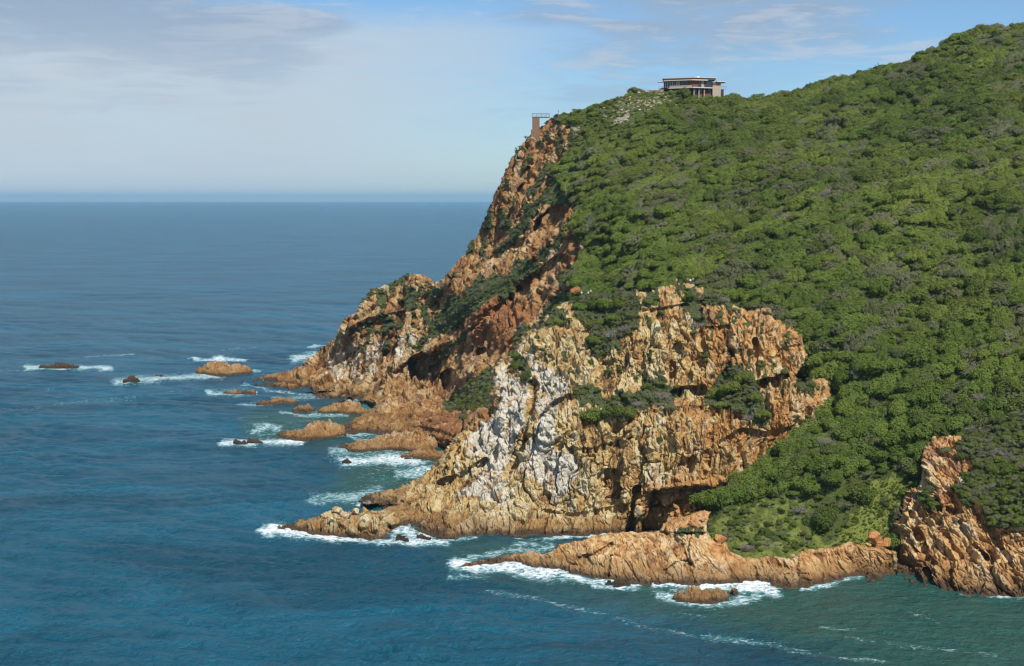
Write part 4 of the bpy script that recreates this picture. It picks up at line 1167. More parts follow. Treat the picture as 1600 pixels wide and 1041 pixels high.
def leaf_quads(rng, centres, normals, size, aspect=0.7):
    n = len(centres)
    t = np.cross(normals, rand_unit(rng, n)); t /= np.maximum(np.linalg.norm(t, axis=1, keepdims=True), 1e-6)
    b = np.cross(normals, t)
    s = size * rng.uniform(.6, 1.35, (n, 1))
    bend = normals * s * 0.25
    v = np.stack([centres - t * s - bend, centres - b * s * aspect + bend * .4, centres + t * s - bend, centres + b * s * aspect + bend * .4], 1)
    f = np.arange(n * 4).reshape(n, 4)
    return v.reshape(-1, 3), f


def tube(pts, rad, k=5):
    """tapered branch as quads"""
    pts = np.asarray(pts, float); V = []; Fq = []
    for i, p in enumerate(pts):
        d = pts[min(i + 1, len(pts) - 1)] - pts[max(i - 1, 0)]
        d /= max(np.linalg.norm(d), 1e-6)
        a = np.cross(d, [0.31, 0.9, 0.2]); a /= np.linalg.norm(a); b = np.cross(d, a)
        for j in range(k):
            th = 2 * math.pi * j / k
            V.append(p + rad[i] * (math.cos(th) * a + math.sin(th) * b))
    for i in range(len(pts) - 1):
        for j in range(k):
            Fq.append((i * k + j, i * k + (j + 1) % k, (i + 1) * k + (j + 1) % k, (i + 1) * k + j))
    return np.array(V), np.array(Fq)


def branches(rng, n, reach, height, r0, lvl=1):
    V = []; Fq = []; o = 0
    for k in range(n):
        a = rng.uniform(0, 2 * math.pi); out = rng.uniform(.3, 1) * reach; hz = rng.uniform(.55, 1) * height
        p = [np.zeros(3), np.array([math.cos(a) * out * .3, math.sin(a) * out * .3, hz * .45]) + rng.normal(size=3) * .05, np.array([math.cos(a) * out, math.sin(a) * out, hz]) + rng.normal(size=3) * .06]
        v, f = tube(p, [r0, r0 * .65, r0 * .25], 4); V.append(v); Fq.append(f + o); o += len(v)
        for j in range(lvl * 4):
            t = rng.uniform(.35, 1); s = p[1] * (1 - t) + p[2] * t
            e = s + rng.normal(size=3) * np.array([.22, .22, .16]) * reach + np.array([0, 0, .12 * height])
            v, f = tube([s, (s + e) / 2 + rng.normal(size=3) * .03, e], [r0 * .4, r0 * .28, r0 * .12], 3); V.append(v); Fq.append(f + o); o += len(v)
    return np.concatenate(V), np.concatenate(Fq)


def shrub_mesh(name, seed, leaf, n_leaf=1300, lsize=0.075, lumps=11, tall=0.75, lean=0.0, wood=M_BARK, n_br=5, spread=1.0, gap=0.0):
    """a shrub of radius 1 standing on z = 0: leaf clumps round several overlapping lobes, on a few stems"""
    rng = np.random.RandomState(seed)
    cen = []; rad = []
    for k in range(lumps):
        a = rng.uniform(0, 2 * math.pi); r = math.sqrt(rng.uniform(0, 1)) * 0.72 * spread
        rr = rng.uniform(.22, .46) * (1.05 - 0.35 * r)
        zc = tall * (1 - 0.75 * r * r) * rng.uniform(.55, 1.0) - rr * .5
        cen.append((math.cos(a) * r + lean * zc, math.sin(a) * r, max(zc, rr * .35))); rad.append(rr)
    cen.append((0, 0, tall * .35)); rad.append(.5)
    cen = np.array(cen); rad = np.array(rad)
    w = rad ** 2 / (rad ** 2).sum()
    pick = rng.choice(len(cen), n_leaf * 3, p=w)
    d = rand_unit(rng, n_leaf * 3); d[:, 2] = np.abs(d[:, 2]) * np.where(rng.rand(n_leaf * 3) < .8, 1, -1)
    rr = rad[pick] * (1 + .10 * rng.normal(size=n_leaf * 3)) * (1 + 0.16 * vnoise(d * 3.1 + pick[:, None] * 5.3, seed))
    c = cen[pick] + d * rr[:, None] * np.array([1, 1, .85])
    dist = np.linalg.norm((c[:, None] - cen[None]) / rad[None, :, None], axis=2)
    ok = (dist.min(1) > 0.80) & (c[:, 2] > -0.08)
    if gap: ok &= vnoise(c * 4.5 + seed, seed + 1) > gap - 1
    c, d = c[ok][:n_leaf], d[ok][:n_leaf]
    nrm = d + 0.42 * rand_unit(rng, len(d)) + np.array([0, 0, .35]); nrm /= np.linalg.norm(nrm, axis=1, keepdims=True)
    v, f = leaf_quads(rng, c, nrm, lsize)
    bv, bf = branches(rng, n_br, .7 * spread, tall * .95, .045)
    V = np.concatenate([v, bv]); Fq = np.concatenate([f, bf + len(v)])
    mi = np.r_[np.zeros(len(f)), np.ones(len(bf))]
    o = mesh_np(name, V, Fq, [leaf, wood], flat=True, mat_idx=mi)
    C.objects.unlink(o)
    return o.data


def bare_mesh(name, seed):
    rng = np.random.RandomState(seed)
    bv, bf = branches(rng, 16, 1.0, .9, .035, 3)
    c = bv[rng.choice(len(bv), 320)] + rng.normal(size=(320, 3)) * .09
    v, f = leaf_quads(rng, c, rand_unit(rng, 320), .055, .35)
    V = np.concatenate([bv, v]); Fq = np.concatenate([bf, f + len(bv)])
    o = mesh_np(name, V, Fq, [M_TWIG, M_TWIG])
    C.objects.unlink(o); return o.data


def tuft_mesh(name, seed, mat, n=60, h=1.0):
    rng = np.random.RandomState(seed)
    a = rng.uniform(0, 2 * math.pi, n); r = np.sqrt(rng.uniform(0, 1, n)) * .5
    b = np.stack([np.cos(a) * r, np.sin(a) * r, 0 * a], -1)
    tip = b + np.stack([np.cos(a) * .35 * rng.rand(n), np.sin(a) * .35 * rng.rand(n), h * rng.uniform(.5, 1, n)], -1)
    w = np.stack([-np.sin(a), np.cos(a), 0 * a], -1) * .05
    v = np.stack([b - w, b + w, tip + w * .3, tip - w * .3], 1).reshape(-1, 3)
    o = mesh_np(name, v, np.arange(n * 4).reshape(n, 4), [mat]); C.objects.unlink(o); return o.data


PROTO = {'bright': [shrub_mesh('bright_shrub_mesh', 1 + k, M_LEAF_BRIGHT, 2300, .055, 12, .68 + .06 * k) for k in range(4)],
         'dark': [shrub_mesh('dark_shrub_mesh', 21 + k, M_LEAF_DARK, 2300, .057, 11, .75 + .07 * k) for k in range(4)],
         'olive': [shrub_mesh('olive_shrub_mesh', 41 + k, M_LEAF_OLIVE, 2300, .050, 14, .66 + .05 * k, n_br=9, wood=M_TWIG, gap=.55) for k in range(3)],
         'scrub': [shrub_mesh('scrub_mesh', 61 + k, M_LEAF_SCRUB, 1500, .065, 9, .6 + .08 * k, n_br=6, wood=M_TWIG, gap=.5) for k in range(3)],
         'bare': [bare_mesh('bare_shrub_mesh', 81 + k) for k in range(3)],
         'tuft': [tuft_mesh('grass_tuft_mesh', 91 + k, M_GRASS) for k in range(3)]}
KINDS = ['bright', 'dark', 'olive', 'scrub', 'bare', 'tuft']
FLAT = [(k, i) for k in KINDS for i in range(len(PROTO[k]))]
pcol = bpy.data.collections.new('plant_meshes')            # only a source for the ground cover; not in the scene
for k, (kd, i) in enumerate(FLAT):
    o = bpy.data.objects.new('%02d_%s' % (k, kd), PROTO[kd][i]); pcol.objects.link(o)


def stuff_plants(name, P, S, ROT, IDX):
    """ground cover nobody could count: one object, plants set on points by geometry nodes"""
    me = bpy.data.meshes.new(name)
    me.vertices.add(len(P)); me.vertices.foreach_set('co', np.ascontiguousarray(P, np.float32).ravel())
    for an, ty, data, key in (('psize', 'FLOAT_VECTOR', S, 'vector'), ('prot', 'FLOAT_VECTOR', ROT, 'vector'), ('pkind', 'INT', IDX, 'value')):
        a = me.attributes.new(an, ty, 'POINT')
        a.data.foreach_set(key, np.ascontiguousarray(data, np.int32 if ty == 'INT' else np.float32).ravel())
    o = bpy.data.objects.new(name, me); C.objects.link(o)
    g = bpy.data.node_groups.new(name + '_nodes', 'GeometryNodeTree')
    g.interface.new_socket('Geometry', in_out='INPUT', socket_type='NodeSocketGeometry')
    g.interface.new_socket('Geometry', in_out='OUTPUT', socket_type='NodeSocketGeometry')
    N = g.nodes.new; Lk = g.links.new
    gi, go = N('NodeGroupInput'), N('NodeGroupOutput')
    iop = N('GeometryNodeInstanceOnPoints'); ci = N('GeometryNodeCollectionInfo')
    ci.inputs['Collection'].default_value = pcol; ci.inputs['Separate Children'].default_value = True; ci.inputs['Reset Children'].default_value = True
    iop.inputs['Pick Instance'].default_value = True

    def att(nm, ty):
        n = N('GeometryNodeInputNamedAttribute'); n.data_type = ty; n.inputs['Name'].default_value = nm
        return [s for s in n.outputs if s.enabled and s.name == 'Attribute'][0]
    e2r = N('FunctionNodeEulerToRotation')
    Lk(att('prot', 'FLOAT_VECTOR'), e2r.inputs[0]); Lk(e2r.outputs[0], iop.inputs['Rotation'])
    Lk(att('psize', 'FLOAT_VECTOR'), iop.inputs['Scale']); Lk(att('pkind', 'INT'), iop.inputs['Instance Index'])
    Lk(ci.outputs[0], iop.inputs['Instance']); Lk(gi.outputs[0], iop.inputs['Points']); Lk(iop.outputs[0], go.inputs[0])
    mod = o.modifiers.new('plants', 'NODES'); mod.node_group = g
    tag(o, kind='stuff')
    return o


rng = np.random.RandomState(12)
g_ = LF.pos.reshape(LF.shape + (3,))
area = np.zeros(LF.shape)
area[:-1, :-1] = np.linalg.norm(np.cross(g_[1:, :-1] - g_[:-1, :-1], g_[:-1, 1:] - g_[:-1, :-1]), axis=-1)
area = area.ravel()
PB, PL_, PR = np.array(B_POLY, float), np.array(L_POLY, float), np.array(R_POLY, float)
hid = np.zeros(len(LF.u), bool)
for poly in (PB, PR, PL_):
    hid |= sd_local(LF.u, LF.v, poly, 30) > 10
hillw = np.where(LF.keep & ~((LF.u > 1040) & (LF.v > 861)) & ~hid & (LF.d > -14) & (LF.u < 1690), np.clip(area, 0, 6.0), 0)
isr = (sd_local(LF.u, LF.v, ROCKZONE, 60) > -2)


def site(L, i, r):
    """a random point on the mesh next to vertex i"""
    w = L.shape[1]; n = len(L.pos)
    a, b = r.rand(len(i), 1), r.rand(len(i), 1)
    i1, i2 = np.minimum(i + 1, n - 1), np.minimum(i + w, n - 1)
    d = a * (L.pos[i1] - L.pos[i]) + b * (L.pos[i2] - L.pos[i])
    return L.pos[i] + d * (np.linalg.norm(d, axis=1, keepdims=True) < 5) + r.normal(size=(len(i), 3)) * np.array([.25, .25, 0])



def kind_field(P, r):
    a = fbm(P / 26.0, 3, 201); b = fbm(P / 13.0, 3, 205); up = smooth(P[:, 2], 60, 110)
    k = np.full(len(P), 0)
    k[(a + 0.35 * r.normal(size=len(P)) * .6 - 0.10 * up) < -0.09] = 1
    k[(b + 0.3 * r.normal(size=len(P)) * .8 + 0.12 * up) > 0.40] = 2
    zu, zv = project(P)
    low = (zv > 640) & (r.rand(len(P)) < .75)
    k[low] = 0
    k[(k == 1) & (r.rand(len(P)) < .22)] = 0
    k[r.rand(len(P)) < 0.06] = 3
    k[r.rand(len(P)) < 0.015] = 4
    return k


def darts(w, n, smin, smax, power, spacing, r):
    """random plant sites on the headland, kept apart by their own size"""
    pr = w / w.sum()
    ii = r.choice(len(w), n, p=pr)
    s = smin + (smax - smin) * r.rand(n) ** power
    o = np.argsort(-s); ii, s = ii[o], s[o]
    P = site(LF, ii, r)
    cells = {}; keep = []
    cs = smax * spacing * 2
    for k in range(n):
        x, y, z = P[k]; cx, cy, cz = int(x // cs), int(y // cs), int(z // cs); ok = True
        for a in (-1, 0, 1):
            for b in (-1, 0, 1):
                for c in (-1, 0, 1):
                    for (xx, yy, zz, ss) in cells.get((cx + a, cy + b, cz + c), ()):
                        if (xx - x) ** 2 + (yy - y) ** 2 + (zz - z) ** 2 < (spacing * (ss + s[k])) ** 2: ok = False; break
                    if not ok: break
                if not ok: break
            if not ok: break
        if ok:
            cells.setdefault((cx, cy, cz), []).append((x, y, z, s[k])); keep.append(k)
    return ii[keep], P[keep], s[keep]


LOWVEG = smooth(sd_local(LF.u, LF.v, [(848, 204), (858, 172), (905, 158), (985, 130), (1050, 122), (1145, 134), (1145, 166), (1075, 172), (1010, 205), (955, 228), (900, 235)], 60), -8, 8)
MOUND = smooth(sd_local(LF.u, LF.v, [(1085, 800), (1190, 765), (1260, 765), (1330, 745), (1405, 728), (1414, 780), (1392, 850), (1310, 862), (1240, 880), (1120, 872)], 60), -10, 10)
w1 = hillw * (1 - .97 * np.maximum(LOWVEG, MOUND * .985)) * (LF.veg > 0.7) * (~isr) * (1 - smooth(LF.grass, 0.15, 0.5)) * (1 - 0.93 * smooth(LF.scree, 0.15, 0.5))
ii, Ph, Sh = darts(w1, 30000, 0.9, 4.7, 1.7, 0.39, rng)
Kh = kind_field(Ph, rng)
Sh = np.where(Kh == 4, np.minimum(Sh, 2.4), Sh)
# the plants that show largest become things of their own
vis = (LF.d[ii] > 2) & (LF.u[ii] < 1594) & (LF.u[ii] > 880)
pix = Sh / np.maximum(Ph[:, 1], 1) * np.where(vis, 1, 0)
order = np.argsort(-pix)
N_IND = 238
ind = order[:N_IND]; rest = order[N_IND:]
print('shrubs', len(Ph), time.time() - T0)
# small filler between them, scrub on the ledges of the far cliff, grass on the flat by the cove
w2 = hillw * (LF.veg > 0.6) * (~isr) * (1 - 0.93 * np.minimum(1.05, np.maximum(smooth(LF.grass, 0.2, 0.5), 1.06 * MOUND))) * (1 - 0.8 * smooth(LF.scree, 0.15, 0.5))
i2 = rng.choice(len(w2), 7000, p=w2 / w2.sum()); P2 = site(LF, i2, rng); S2 = rng.uniform(.7, 1.8, len(i2)); K2 = np.where(rng.rand(len(i2)) < .12, 3, kind_field(P2, rng))
w3 = hillw * (LF.veg > 0.55) * isr
i3 = rng.choice(len(w3), 2200, p=w3 / w3.sum()); P3 = site(LF, i3, rng); S3 = rng.uniform(.35, 1.15, len(i3)); K3 = rng.choice([3, 3, 2, 1, 0, 4], len(i3))
w4 = hillw * (LF.grass > 0.25) * (LF.veg > .5)
w4 = w4 * (LF.grass > .65)
i4 = rng.choice(len(w4), 2200, p=w4 / w4.sum()); P4 = site(LF, i4, rng); S4 = rng.uniform(.2, .55, len(i4)); K4 = np.where(rng.rand(len(i4)) < .05, 0, 5)
w5 = hillw * np.maximum((LF.scree > 0.3) * 1.0, LOWVEG)
i5 = rng.choice(len(w5), 1500, p=w5 / w5.sum()); P5 = site(LF, i5, rng); S5 = rng.uniform(.35, 1.0, len(i5)); K5 = rng.choice([3, 2, 5, 0, 0], len(i5))
w9 = hillw * MOUND * (LF.veg > .5) * (1 - .9 * (LF.grass > .65))
i9 = rng.choice(len(w9), 420, p=w9 / w9.sum()); P9 = site(LF, i9, rng); S9 = .35 + 1.0 * rng.rand(len(i9)) ** 2; K9 = rng.choice([0, 0, 0, 0, 0, 0, 0, 1, 2, 3, 4], len(i9))


def layer_pts(L, n, thr, smin, smax, kinds, r, umax=1650):
    w = np.where(L.keep & (L.d > 0) & (L.veg > thr) & (L.u < umax), 1.0, 0)
    i = r.choice(len(w), n, p=w / w.sum())
    return site(L, i, r), r.uniform(smin, smax, n), r.choice(kinds, n)


P6, S6, K6 = layer_pts(LB, 620, .55, .35, 1.15, [3, 3, 2, 1, 4, 1], rng)
P7, S7, K7 = layer_pts(LR, 900, .55, .5, 1.5, [3, 2, 2, 1, 1, 4, 0, 0], rng)


def rots(n, r, tilt=.12):
    return np.stack([r.normal(size=n) * tilt, r.normal(size=n) * tilt, r.uniform(0, 6.283, n)], -1)


nk = {k: [j for j, (kd, _) in enumerate(FLAT) if kd == k] for k in KINDS}


def wind_rots(n, r):
    """crowns combed up the slope by the sea wind"""
    return np.stack([r.normal(size=n) * .12, -0.30 + r.normal(size=n) * .12, 0.85 + r.normal(size=n) * .35], -1)


def to_idx(K, r):
    return np.array([nk[KINDS[k]][r.randint(len(nk[KINDS[k]]))] for k in K])


def sz(S, r):
    n = len(S); return np.stack([S * r.uniform(.85, 1.35, n), S * r.uniform(.85, 1.35, n), S * r.uniform(.75, 1.3, n)], -1)


Pst = np.concatenate([Ph[rest], P2]); Sst = np.concatenate([Sh[rest], S2]); Kst = np.concatenate([Kh[rest], K2])
Pst = Pst - np.array([0, 0, .15]) * Sst[:, None]
comb = (rng.rand(len(Pst)) < .7)[:, None]
stuff_plants('shrubbery', Pst, sz(Sst, rng) * np.where(comb, np.array([1.4, .78, .95]), 1.0), np.where(comb, wind_rots(len(Pst), rng), rots(len(Pst), rng)), to_idx(Kst, rng))
Pst = np.concatenate([P3, P5, P6, P7]); Sst = np.concatenate([S3, S5, S6, S7]); Kst = np.concatenate([K3, K5, K6, K7])
stuff_plants('cliff_scrub', Pst - np.array([0, 0, .1]), sz(Sst, rng), rots(len(Pst), rng, .2), to_idx(Kst, rng))
P4 = np.concatenate([P4, P9]); S4 = np.concatenate([S4, S9]); K4 = np.concatenate([K4, K9])
stuff_plants('grass', P4, sz(S4, rng) * np.array([1, 1, .9]), rots(len(P4), rng), to_idx(K4, rng))

# ---- individual shrubs of the hillside thicket
LOOK = {0: 'bright green', 1: 'dark green', 2: 'grey olive', 3: 'dull scrubby', 4: 'bare grey'}


def zone_of(u, v):
    if v > 700 and u < 1330: return 'on the mound above the shore ledge'
    if v > 700: return 'in the gully left of the right outcrop'
    if u < 1340 and v > 470: return 'on the slope just right of the bluff'
    if u < 1130 and v > 380: return 'behind the top of the bluff'
    if u > 1450 and v > 560: return 'above the right outcrop'
    if v > 430: return 'on the lower right slope in the thicket'
    if v > 230: return 'halfway up the hillside thicket'
    return 'near the skyline of the hill'


def width_word(s): return 'large' if s > 3.6 else ('broad' if s > 2.9 else 'rounded')


pu_, pv_ = project(Ph)
rng3 = np.random.RandomState(77)
for k in ind:
    kd = int(Kh[k]); me = PROTO[KINDS[kd]][rng3.randint(len(PROTO[KINDS[kd]]))]
    o = bpy.data.objects.new('bare_shrub' if kd == 4 else 'shrub', me); C.objects.link(o)
    s = Sh[k]
    o.location = Ph[k] - np.array([0, 0, .15 * s])
    o.scale = (s * rng3.uniform(.9, 1.2), s * rng3.uniform(.9, 1.2), s * rng3.uniform(.9, 1.4))
    o.rotation_euler = (rng3.normal() * .1, rng3.normal() * .1, rng3.uniform(0, 6.28))
    if rng3.rand() < .6:
        o.rotation_euler = tuple(wind_rots(1, rng3)[0]); o.scale = (o.scale[0] * 1.35, o.scale[1] * .8, o.scale[2])
    lab = '%s %s shrub %s' % (width_word(s), LOOK[kd], zone_of(pu_[k], pv_[k]))
    tag(o, lab, 'shrub', 'shrubs: ' + lab)


def place_shrub(L, u, v, radius, kind, label, group='shrubs rooted in the bluff', var=0, flat=1.0, lift=0.0):
    me = PROTO[kind][var % len(PROTO[kind])]
    o = bpy.data.objects.new('bare_shrub' if kind == 'bare' else 'shrub', me); C.objects.link(o)
    p = lookup(L, u, v)
    o.location = p + np.array([0, -0.35 * radius * .6, -.25 * radius + lift])
    r = np.random.RandomState(int(u * 7 + v))
    o.scale = (radius * r.uniform(.95, 1.15), radius * .9, radius * flat)
    o.rotation_euler = (r.normal() * .1, r.normal() * .1, r.uniform(0, 6.28))
    tag(o, label, 'shrub', group)
    return o


for k, (u, v, rad, kind, lab) in enumerate([
        (930, 642, 5.4, 'bright', 'largest bright green shrub on the middle ledge of the bluff'), (912, 638, 3.2, 'bright', 'yellow green shrub at the left foot of the largest ledge shrub'),
        (960, 644, 4.2, 'dark', 'dark green shrub right of the largest one on the middle ledge'), (985, 640, 3.4, 'dark', 'dark shrub at the right end of the green clump on the middle ledge'),
        (1012, 618, 2.8, 'olive', 'grey olive shrub on the ledge right of the green clump'), (1032, 620, 2.8, 'bare', 'bare grey tangled shrub beside the dark ledge hollow'),
        (1050, 632, 2.8, 'olive', 'olive shrub under the dark hollow of the bluff'), (998, 632, 2.2, 'bare', 'grey leafless shrub right of the dark ledge clump'),
        (1012, 603, 2.6, 'dark', 'dark shrub growing up the wall over the middle ledge'),
        (1115, 614, 3.2, 'dark', 'dark shrub at the left end of the right hand ledge thicket'), (1138, 606, 4.0, 'dark', 'dense dark shrub in the middle of the right hand ledge thicket'),
        (1162, 590, 3.2, 'dark', 'uppermost dark shrub of the right hand ledge thicket'), (1180, 622, 3.0, 'dark', 'dark shrub hanging down the right of the ledge thicket'),
        (1192, 648, 3.0, 'dark', 'lowest dark shrub of the right hand ledge thicket'), (1150, 636, 2.6, 'olive', 'olive shrub at the lower edge of the right hand ledge thicket'),
        (1172, 655, 2.8, 'bare', 'arched bare grey shrub at the bottom of the ledge thicket'), (1125, 630, 2.4, 'bright', 'green shrub below the left end of the right ledge thicket'),
        (905, 482, 3.8, 'bright', 'green shrub on top of the bluff under the seated walkers'), (925, 480, 4.0, 'dark', 'dark shrub on the bluff top right of the seated walkers'),
        (948, 478, 4.0, 'bright', 'mid green shrub in the bluff top thicket'), (970, 476, 4.0, 'dark', 'dark shrub at the right of the bluff top thicket'),
        (958, 500, 4.0, 'bright', 'bright green bush lowest in the bluff top thicket'), (930, 508, 3.4, 'dark', 'dark bush in the lower bluff top thicket'),
        (985, 492, 3.0, 'olive', 'olive bush at the right edge of the bluff top thicket'), (955, 528, 3.2, 'bare', 'grey tangle of dead branches below the bluff top thicket'),
        (928, 535, 3.0, 'dark', 'dark bush left of the grey dead tangle'), (975, 515, 2.8, 'bare', 'grey bare bush right of the dead tangle'),
        (872, 500, 2.6, 'bright', 'small green shrub on the pale top left slab of the bluff'), (858, 506, 1.8, 'dark', 'small dark shrub at the left edge of the pale slab'),
        (808, 572, 3.6, 'dark', 'dark green shrub in the notch left of the bluff'), (822, 588, 2.6, 'dark', 'dark shrub below the notch shrub beside the white rock'), (812, 558, 2.4, 'bright', 'green shrub at the top of the notch left of the bluff'),
        (1012, 474, 2.4, 'dark', 'dark shrub between pale rocks on the bluff rim'), (1078, 466, 3.0, 'dark', 'dark bush filling the cleft below the standing walkers'),
        (1084, 492, 2.8, 'olive', 'olive bush low in the cleft below the standing walkers'), (1088, 512, 2.2, 'bare', 'grey bare bush at the foot of the cleft below the walkers'),
        (1068, 456, 2.0, 'bright', 'bright small bush at the head of the cleft'), (922, 565, 1.5, 'dark', 'small round green shrub alone on the bluff wall'),
        (1036, 503, 1.5, 'dark', 'small shrub in a pocket of the upper bluff wall'), (1028, 513, 1.3, 'olive', 'little olive shrub below the pocket in the upper wall'), (1030, 686, 1.3, 'dark', 'small dark shrub on the lower bluff wall'),
        (820, 688, 2.0, 'dark', 'dark shrub in the hollow between the white rock ribs'), (1255, 606, 2.2, 'olive', 'olive shrub in the saddle of the right bluff edge'), (1268, 598, 1.8, 'olive', 'small olive shrub beside the right bluff horn'),
        (1130, 470, 2.2, 'bare', 'grey bare shrub on the right rim of the bluff'), (1118, 462, 2.2, 'olive', 'olive shrub on the right rim of the bluff'), (1150, 484, 1.8, 'olive', 'small olive shrub at the lip of the right bluff wall')]):
    place_shrub(LB, u, v, rad * .92, kind, lab, var=k)
for k, (u, v, rad, kind, lab) in enumerate([
        (1478, 702, 1.8, 'olive', 'olive shrub on top of the right outcrop pinnacles'), (1498, 712, 1.9, 'dark', 'dark shrub beside the top pinnacles of the outcrop'), (1520, 690, 2.4, 'olive', 'grey olive bush behind the outcrop pinnacles'),
        (1545, 700, 2.6, 'scrub', 'dull scrub bush right of the outcrop pinnacles'), (1575, 690, 2.8, 'olive', 'tall olive bush at the top right of the outcrop'), (1548, 735, 2.6, 'dark', 'dark bush above the middle of the outcrop'),
        (1580, 735, 2.8, 'dark', 'dark bush at the right edge above the outcrop'), (1515, 748, 2.2, 'bright', 'green bush left in the outcrop scrub'), (1545, 765, 2.2, 'bare', 'grey bare bush in the outcrop scrub'),
        (1575, 780, 2.5, 'bright', 'yellow green bush at the right in the outcrop scrub'), (1520, 780, 2.0, 'scrub', 'scrubby bush just over the outcrop slab'), (1592, 815, 2.4, 'bright', 'bright green bush lowest at the right edge of the outcrop'),
        (1558, 808, 1.9, 'olive', 'olive bush over the slab edge of the outcrop'), (1452, 786, 1.5, 'dark', 'small dark bush in a notch of the outcrop rim'), (1590, 760, 2.2, 'dark', 'dark rounded bush in the right outcrop scrub'),
        (1565, 712, 2.0, 'bare', 'leafless grey bush high in the outcrop scrub')]):
    place_shrub(LR, u, v, rad, kind, lab, 'shrubs on the right outcrop', var=k)
for k, (u, v, rad, kind, lab) in enumerate([
        (1340, 770, 5.0, 'dark', 'big dark shrub with grey inner branches on the gully floor'), (1312, 790, 3.0, 'olive', 'grey olive shrub left below the big gully shrub'), (1300, 760, 3.8, 'bright', 'bright leafy shrub above the gully grass'),
        (1225, 745, 4.2, 'dark', 'dark shrub tucked under the overhanging bluff foot'), (1245, 735, 3.6, 'dark', 'dark rounded shrub right of the one under the overhang'), (1248, 800, 2.4, 'bare', 'dead grey bush on the green mound'),
        (1268, 815, 2.0, 'bare', 'dead grey bush lower right on the green mound'), (1200, 826, 2.2, 'dark', 'dark hollow bush on the green mound'), (1212, 840, 1.6, 'olive', 'olive bush low on the green mound'),
        (1170, 858, 2.0, 'bare', 'grey bare bush at the lower lip of the mound'), (1385, 792, 1.3, 'dark', 'small lone dark bush on the grass flat'), (1345, 600, 3.2, 'bare', 'grey violet bare thicket bush right of the bluff'),
        (1318, 640, 2.6, 'bare', 'dead grey bush beside the right horn of the bluff'), (1160, 198, 4.2, 'dark', 'dark round tree below the house on the hill'), (1135, 152, 2.2, 'dark', 'dark bush at the right foot of the house'),
        (1062, 150, 3.0, 'bright', 'green bush hiding the left foot of the house'), (1048, 148, 2.6, 'bright', 'rounded green bush before the left windows of the house'), (908, 176, 2.6, 'dark', 'dark round bush on the skyline left of the rocky top'),
        (926, 174, 2.4, 'dark', 'second dark round bush on the skyline nearer the house')]):
    place_shrub(LF, u, v, rad, kind, lab, 'standout shrubs of the hillside', var=k)
print('plants', time.time() - T0)

# ================================================================== HOUSE ON THE HILLTOP
M_CONC = plain('pale_concrete', (0.52, 0.46, 0.40), 0.85, 0.12)
M_CREAM = plain('cream_render', (0.35, 0.295, 0.23), 0.85, 0.12)
M_REDW = plain('red_brown_cladding', (0.17, 0.062, 0.042), 0.8, 0.2)
M_BROWN = plain('dark_brown_fascia', (0.17, 0.085, 0.06), 0.8, 0.2)
M_GLASS = plain('window_glass', (0.018, 0.028, 0.04), 0.06, 0.1, spec=0.6)
M_FRAME = plain('dark_window_frame', (0.035, 0.035, 0.038), 0.5, 0.1)
M_METAL = plain('grey_steel', (0.12, 0.125, 0.14), 0.5, 0.1)
M_WHITE = plain('white_paint', (0.75, 0.75, 0.73), 0.6, 0.05)
M_STONE = plain('brown_stonework', (0.20, 0.120, 0.070), 0.9, 0.6, 1.6, bump=1.0)


def prism(poly, z0, z1):
    """vertical prism from a plan outline"""
    n = len(poly)
    A = sum(poly[i][0] * poly[(i + 1) % n][1] - poly[(i + 1) % n][0] * poly[i][1] for i in range(n))
    if A < 0: poly = poly[::-1]
    V = [(x, y, z0) for x, y in poly] + [(x, y, z1) for x, y in poly]
    Fc = [tuple(range(n))[::-1], tuple(range(n, 2 * n))] + [(i, (i + 1) % n, n + (i + 1) % n, n + i) for i in range(n)]
    return V, Fc


def box(x0, x1, y0, y1, z0, z1):
    return prism([(x0, y0), (x1, y0), (x1, y1), (x0, y1)], z0, z1)


def solid(name, shapes, mat, parent):
    V = []; Fc = []
    for v, f in shapes:
        o = len(V); V += v; Fc += [tuple(i + o for i in q) for q in f]
    me = bpy.data.meshes.new(name); me.from_pydata(V, [], Fc); me.update()
    me.materials.append(mat)
    ob = bpy.data.objects.new(name, me); C.objects.link(ob); ob.parent = parent
    return ob


def wall_y(x):
    return 1.2 + (-0.5 - x) * (5 / 12.) if x < -0.5 else 1.2 + (x + .5) * (2.8 / 9.3)


def panel(x0, x1, z0, z1, d0=-0.12, d1=0.02):
    """a flat panel set on the front of the upper wall"""
    ya, yb = wall_y(x0), wall_y(x1)
    return prism([(x0, ya + d0), (x1, yb + d0), (x1, yb + d1), (x0, ya + d1)], z0, z1)


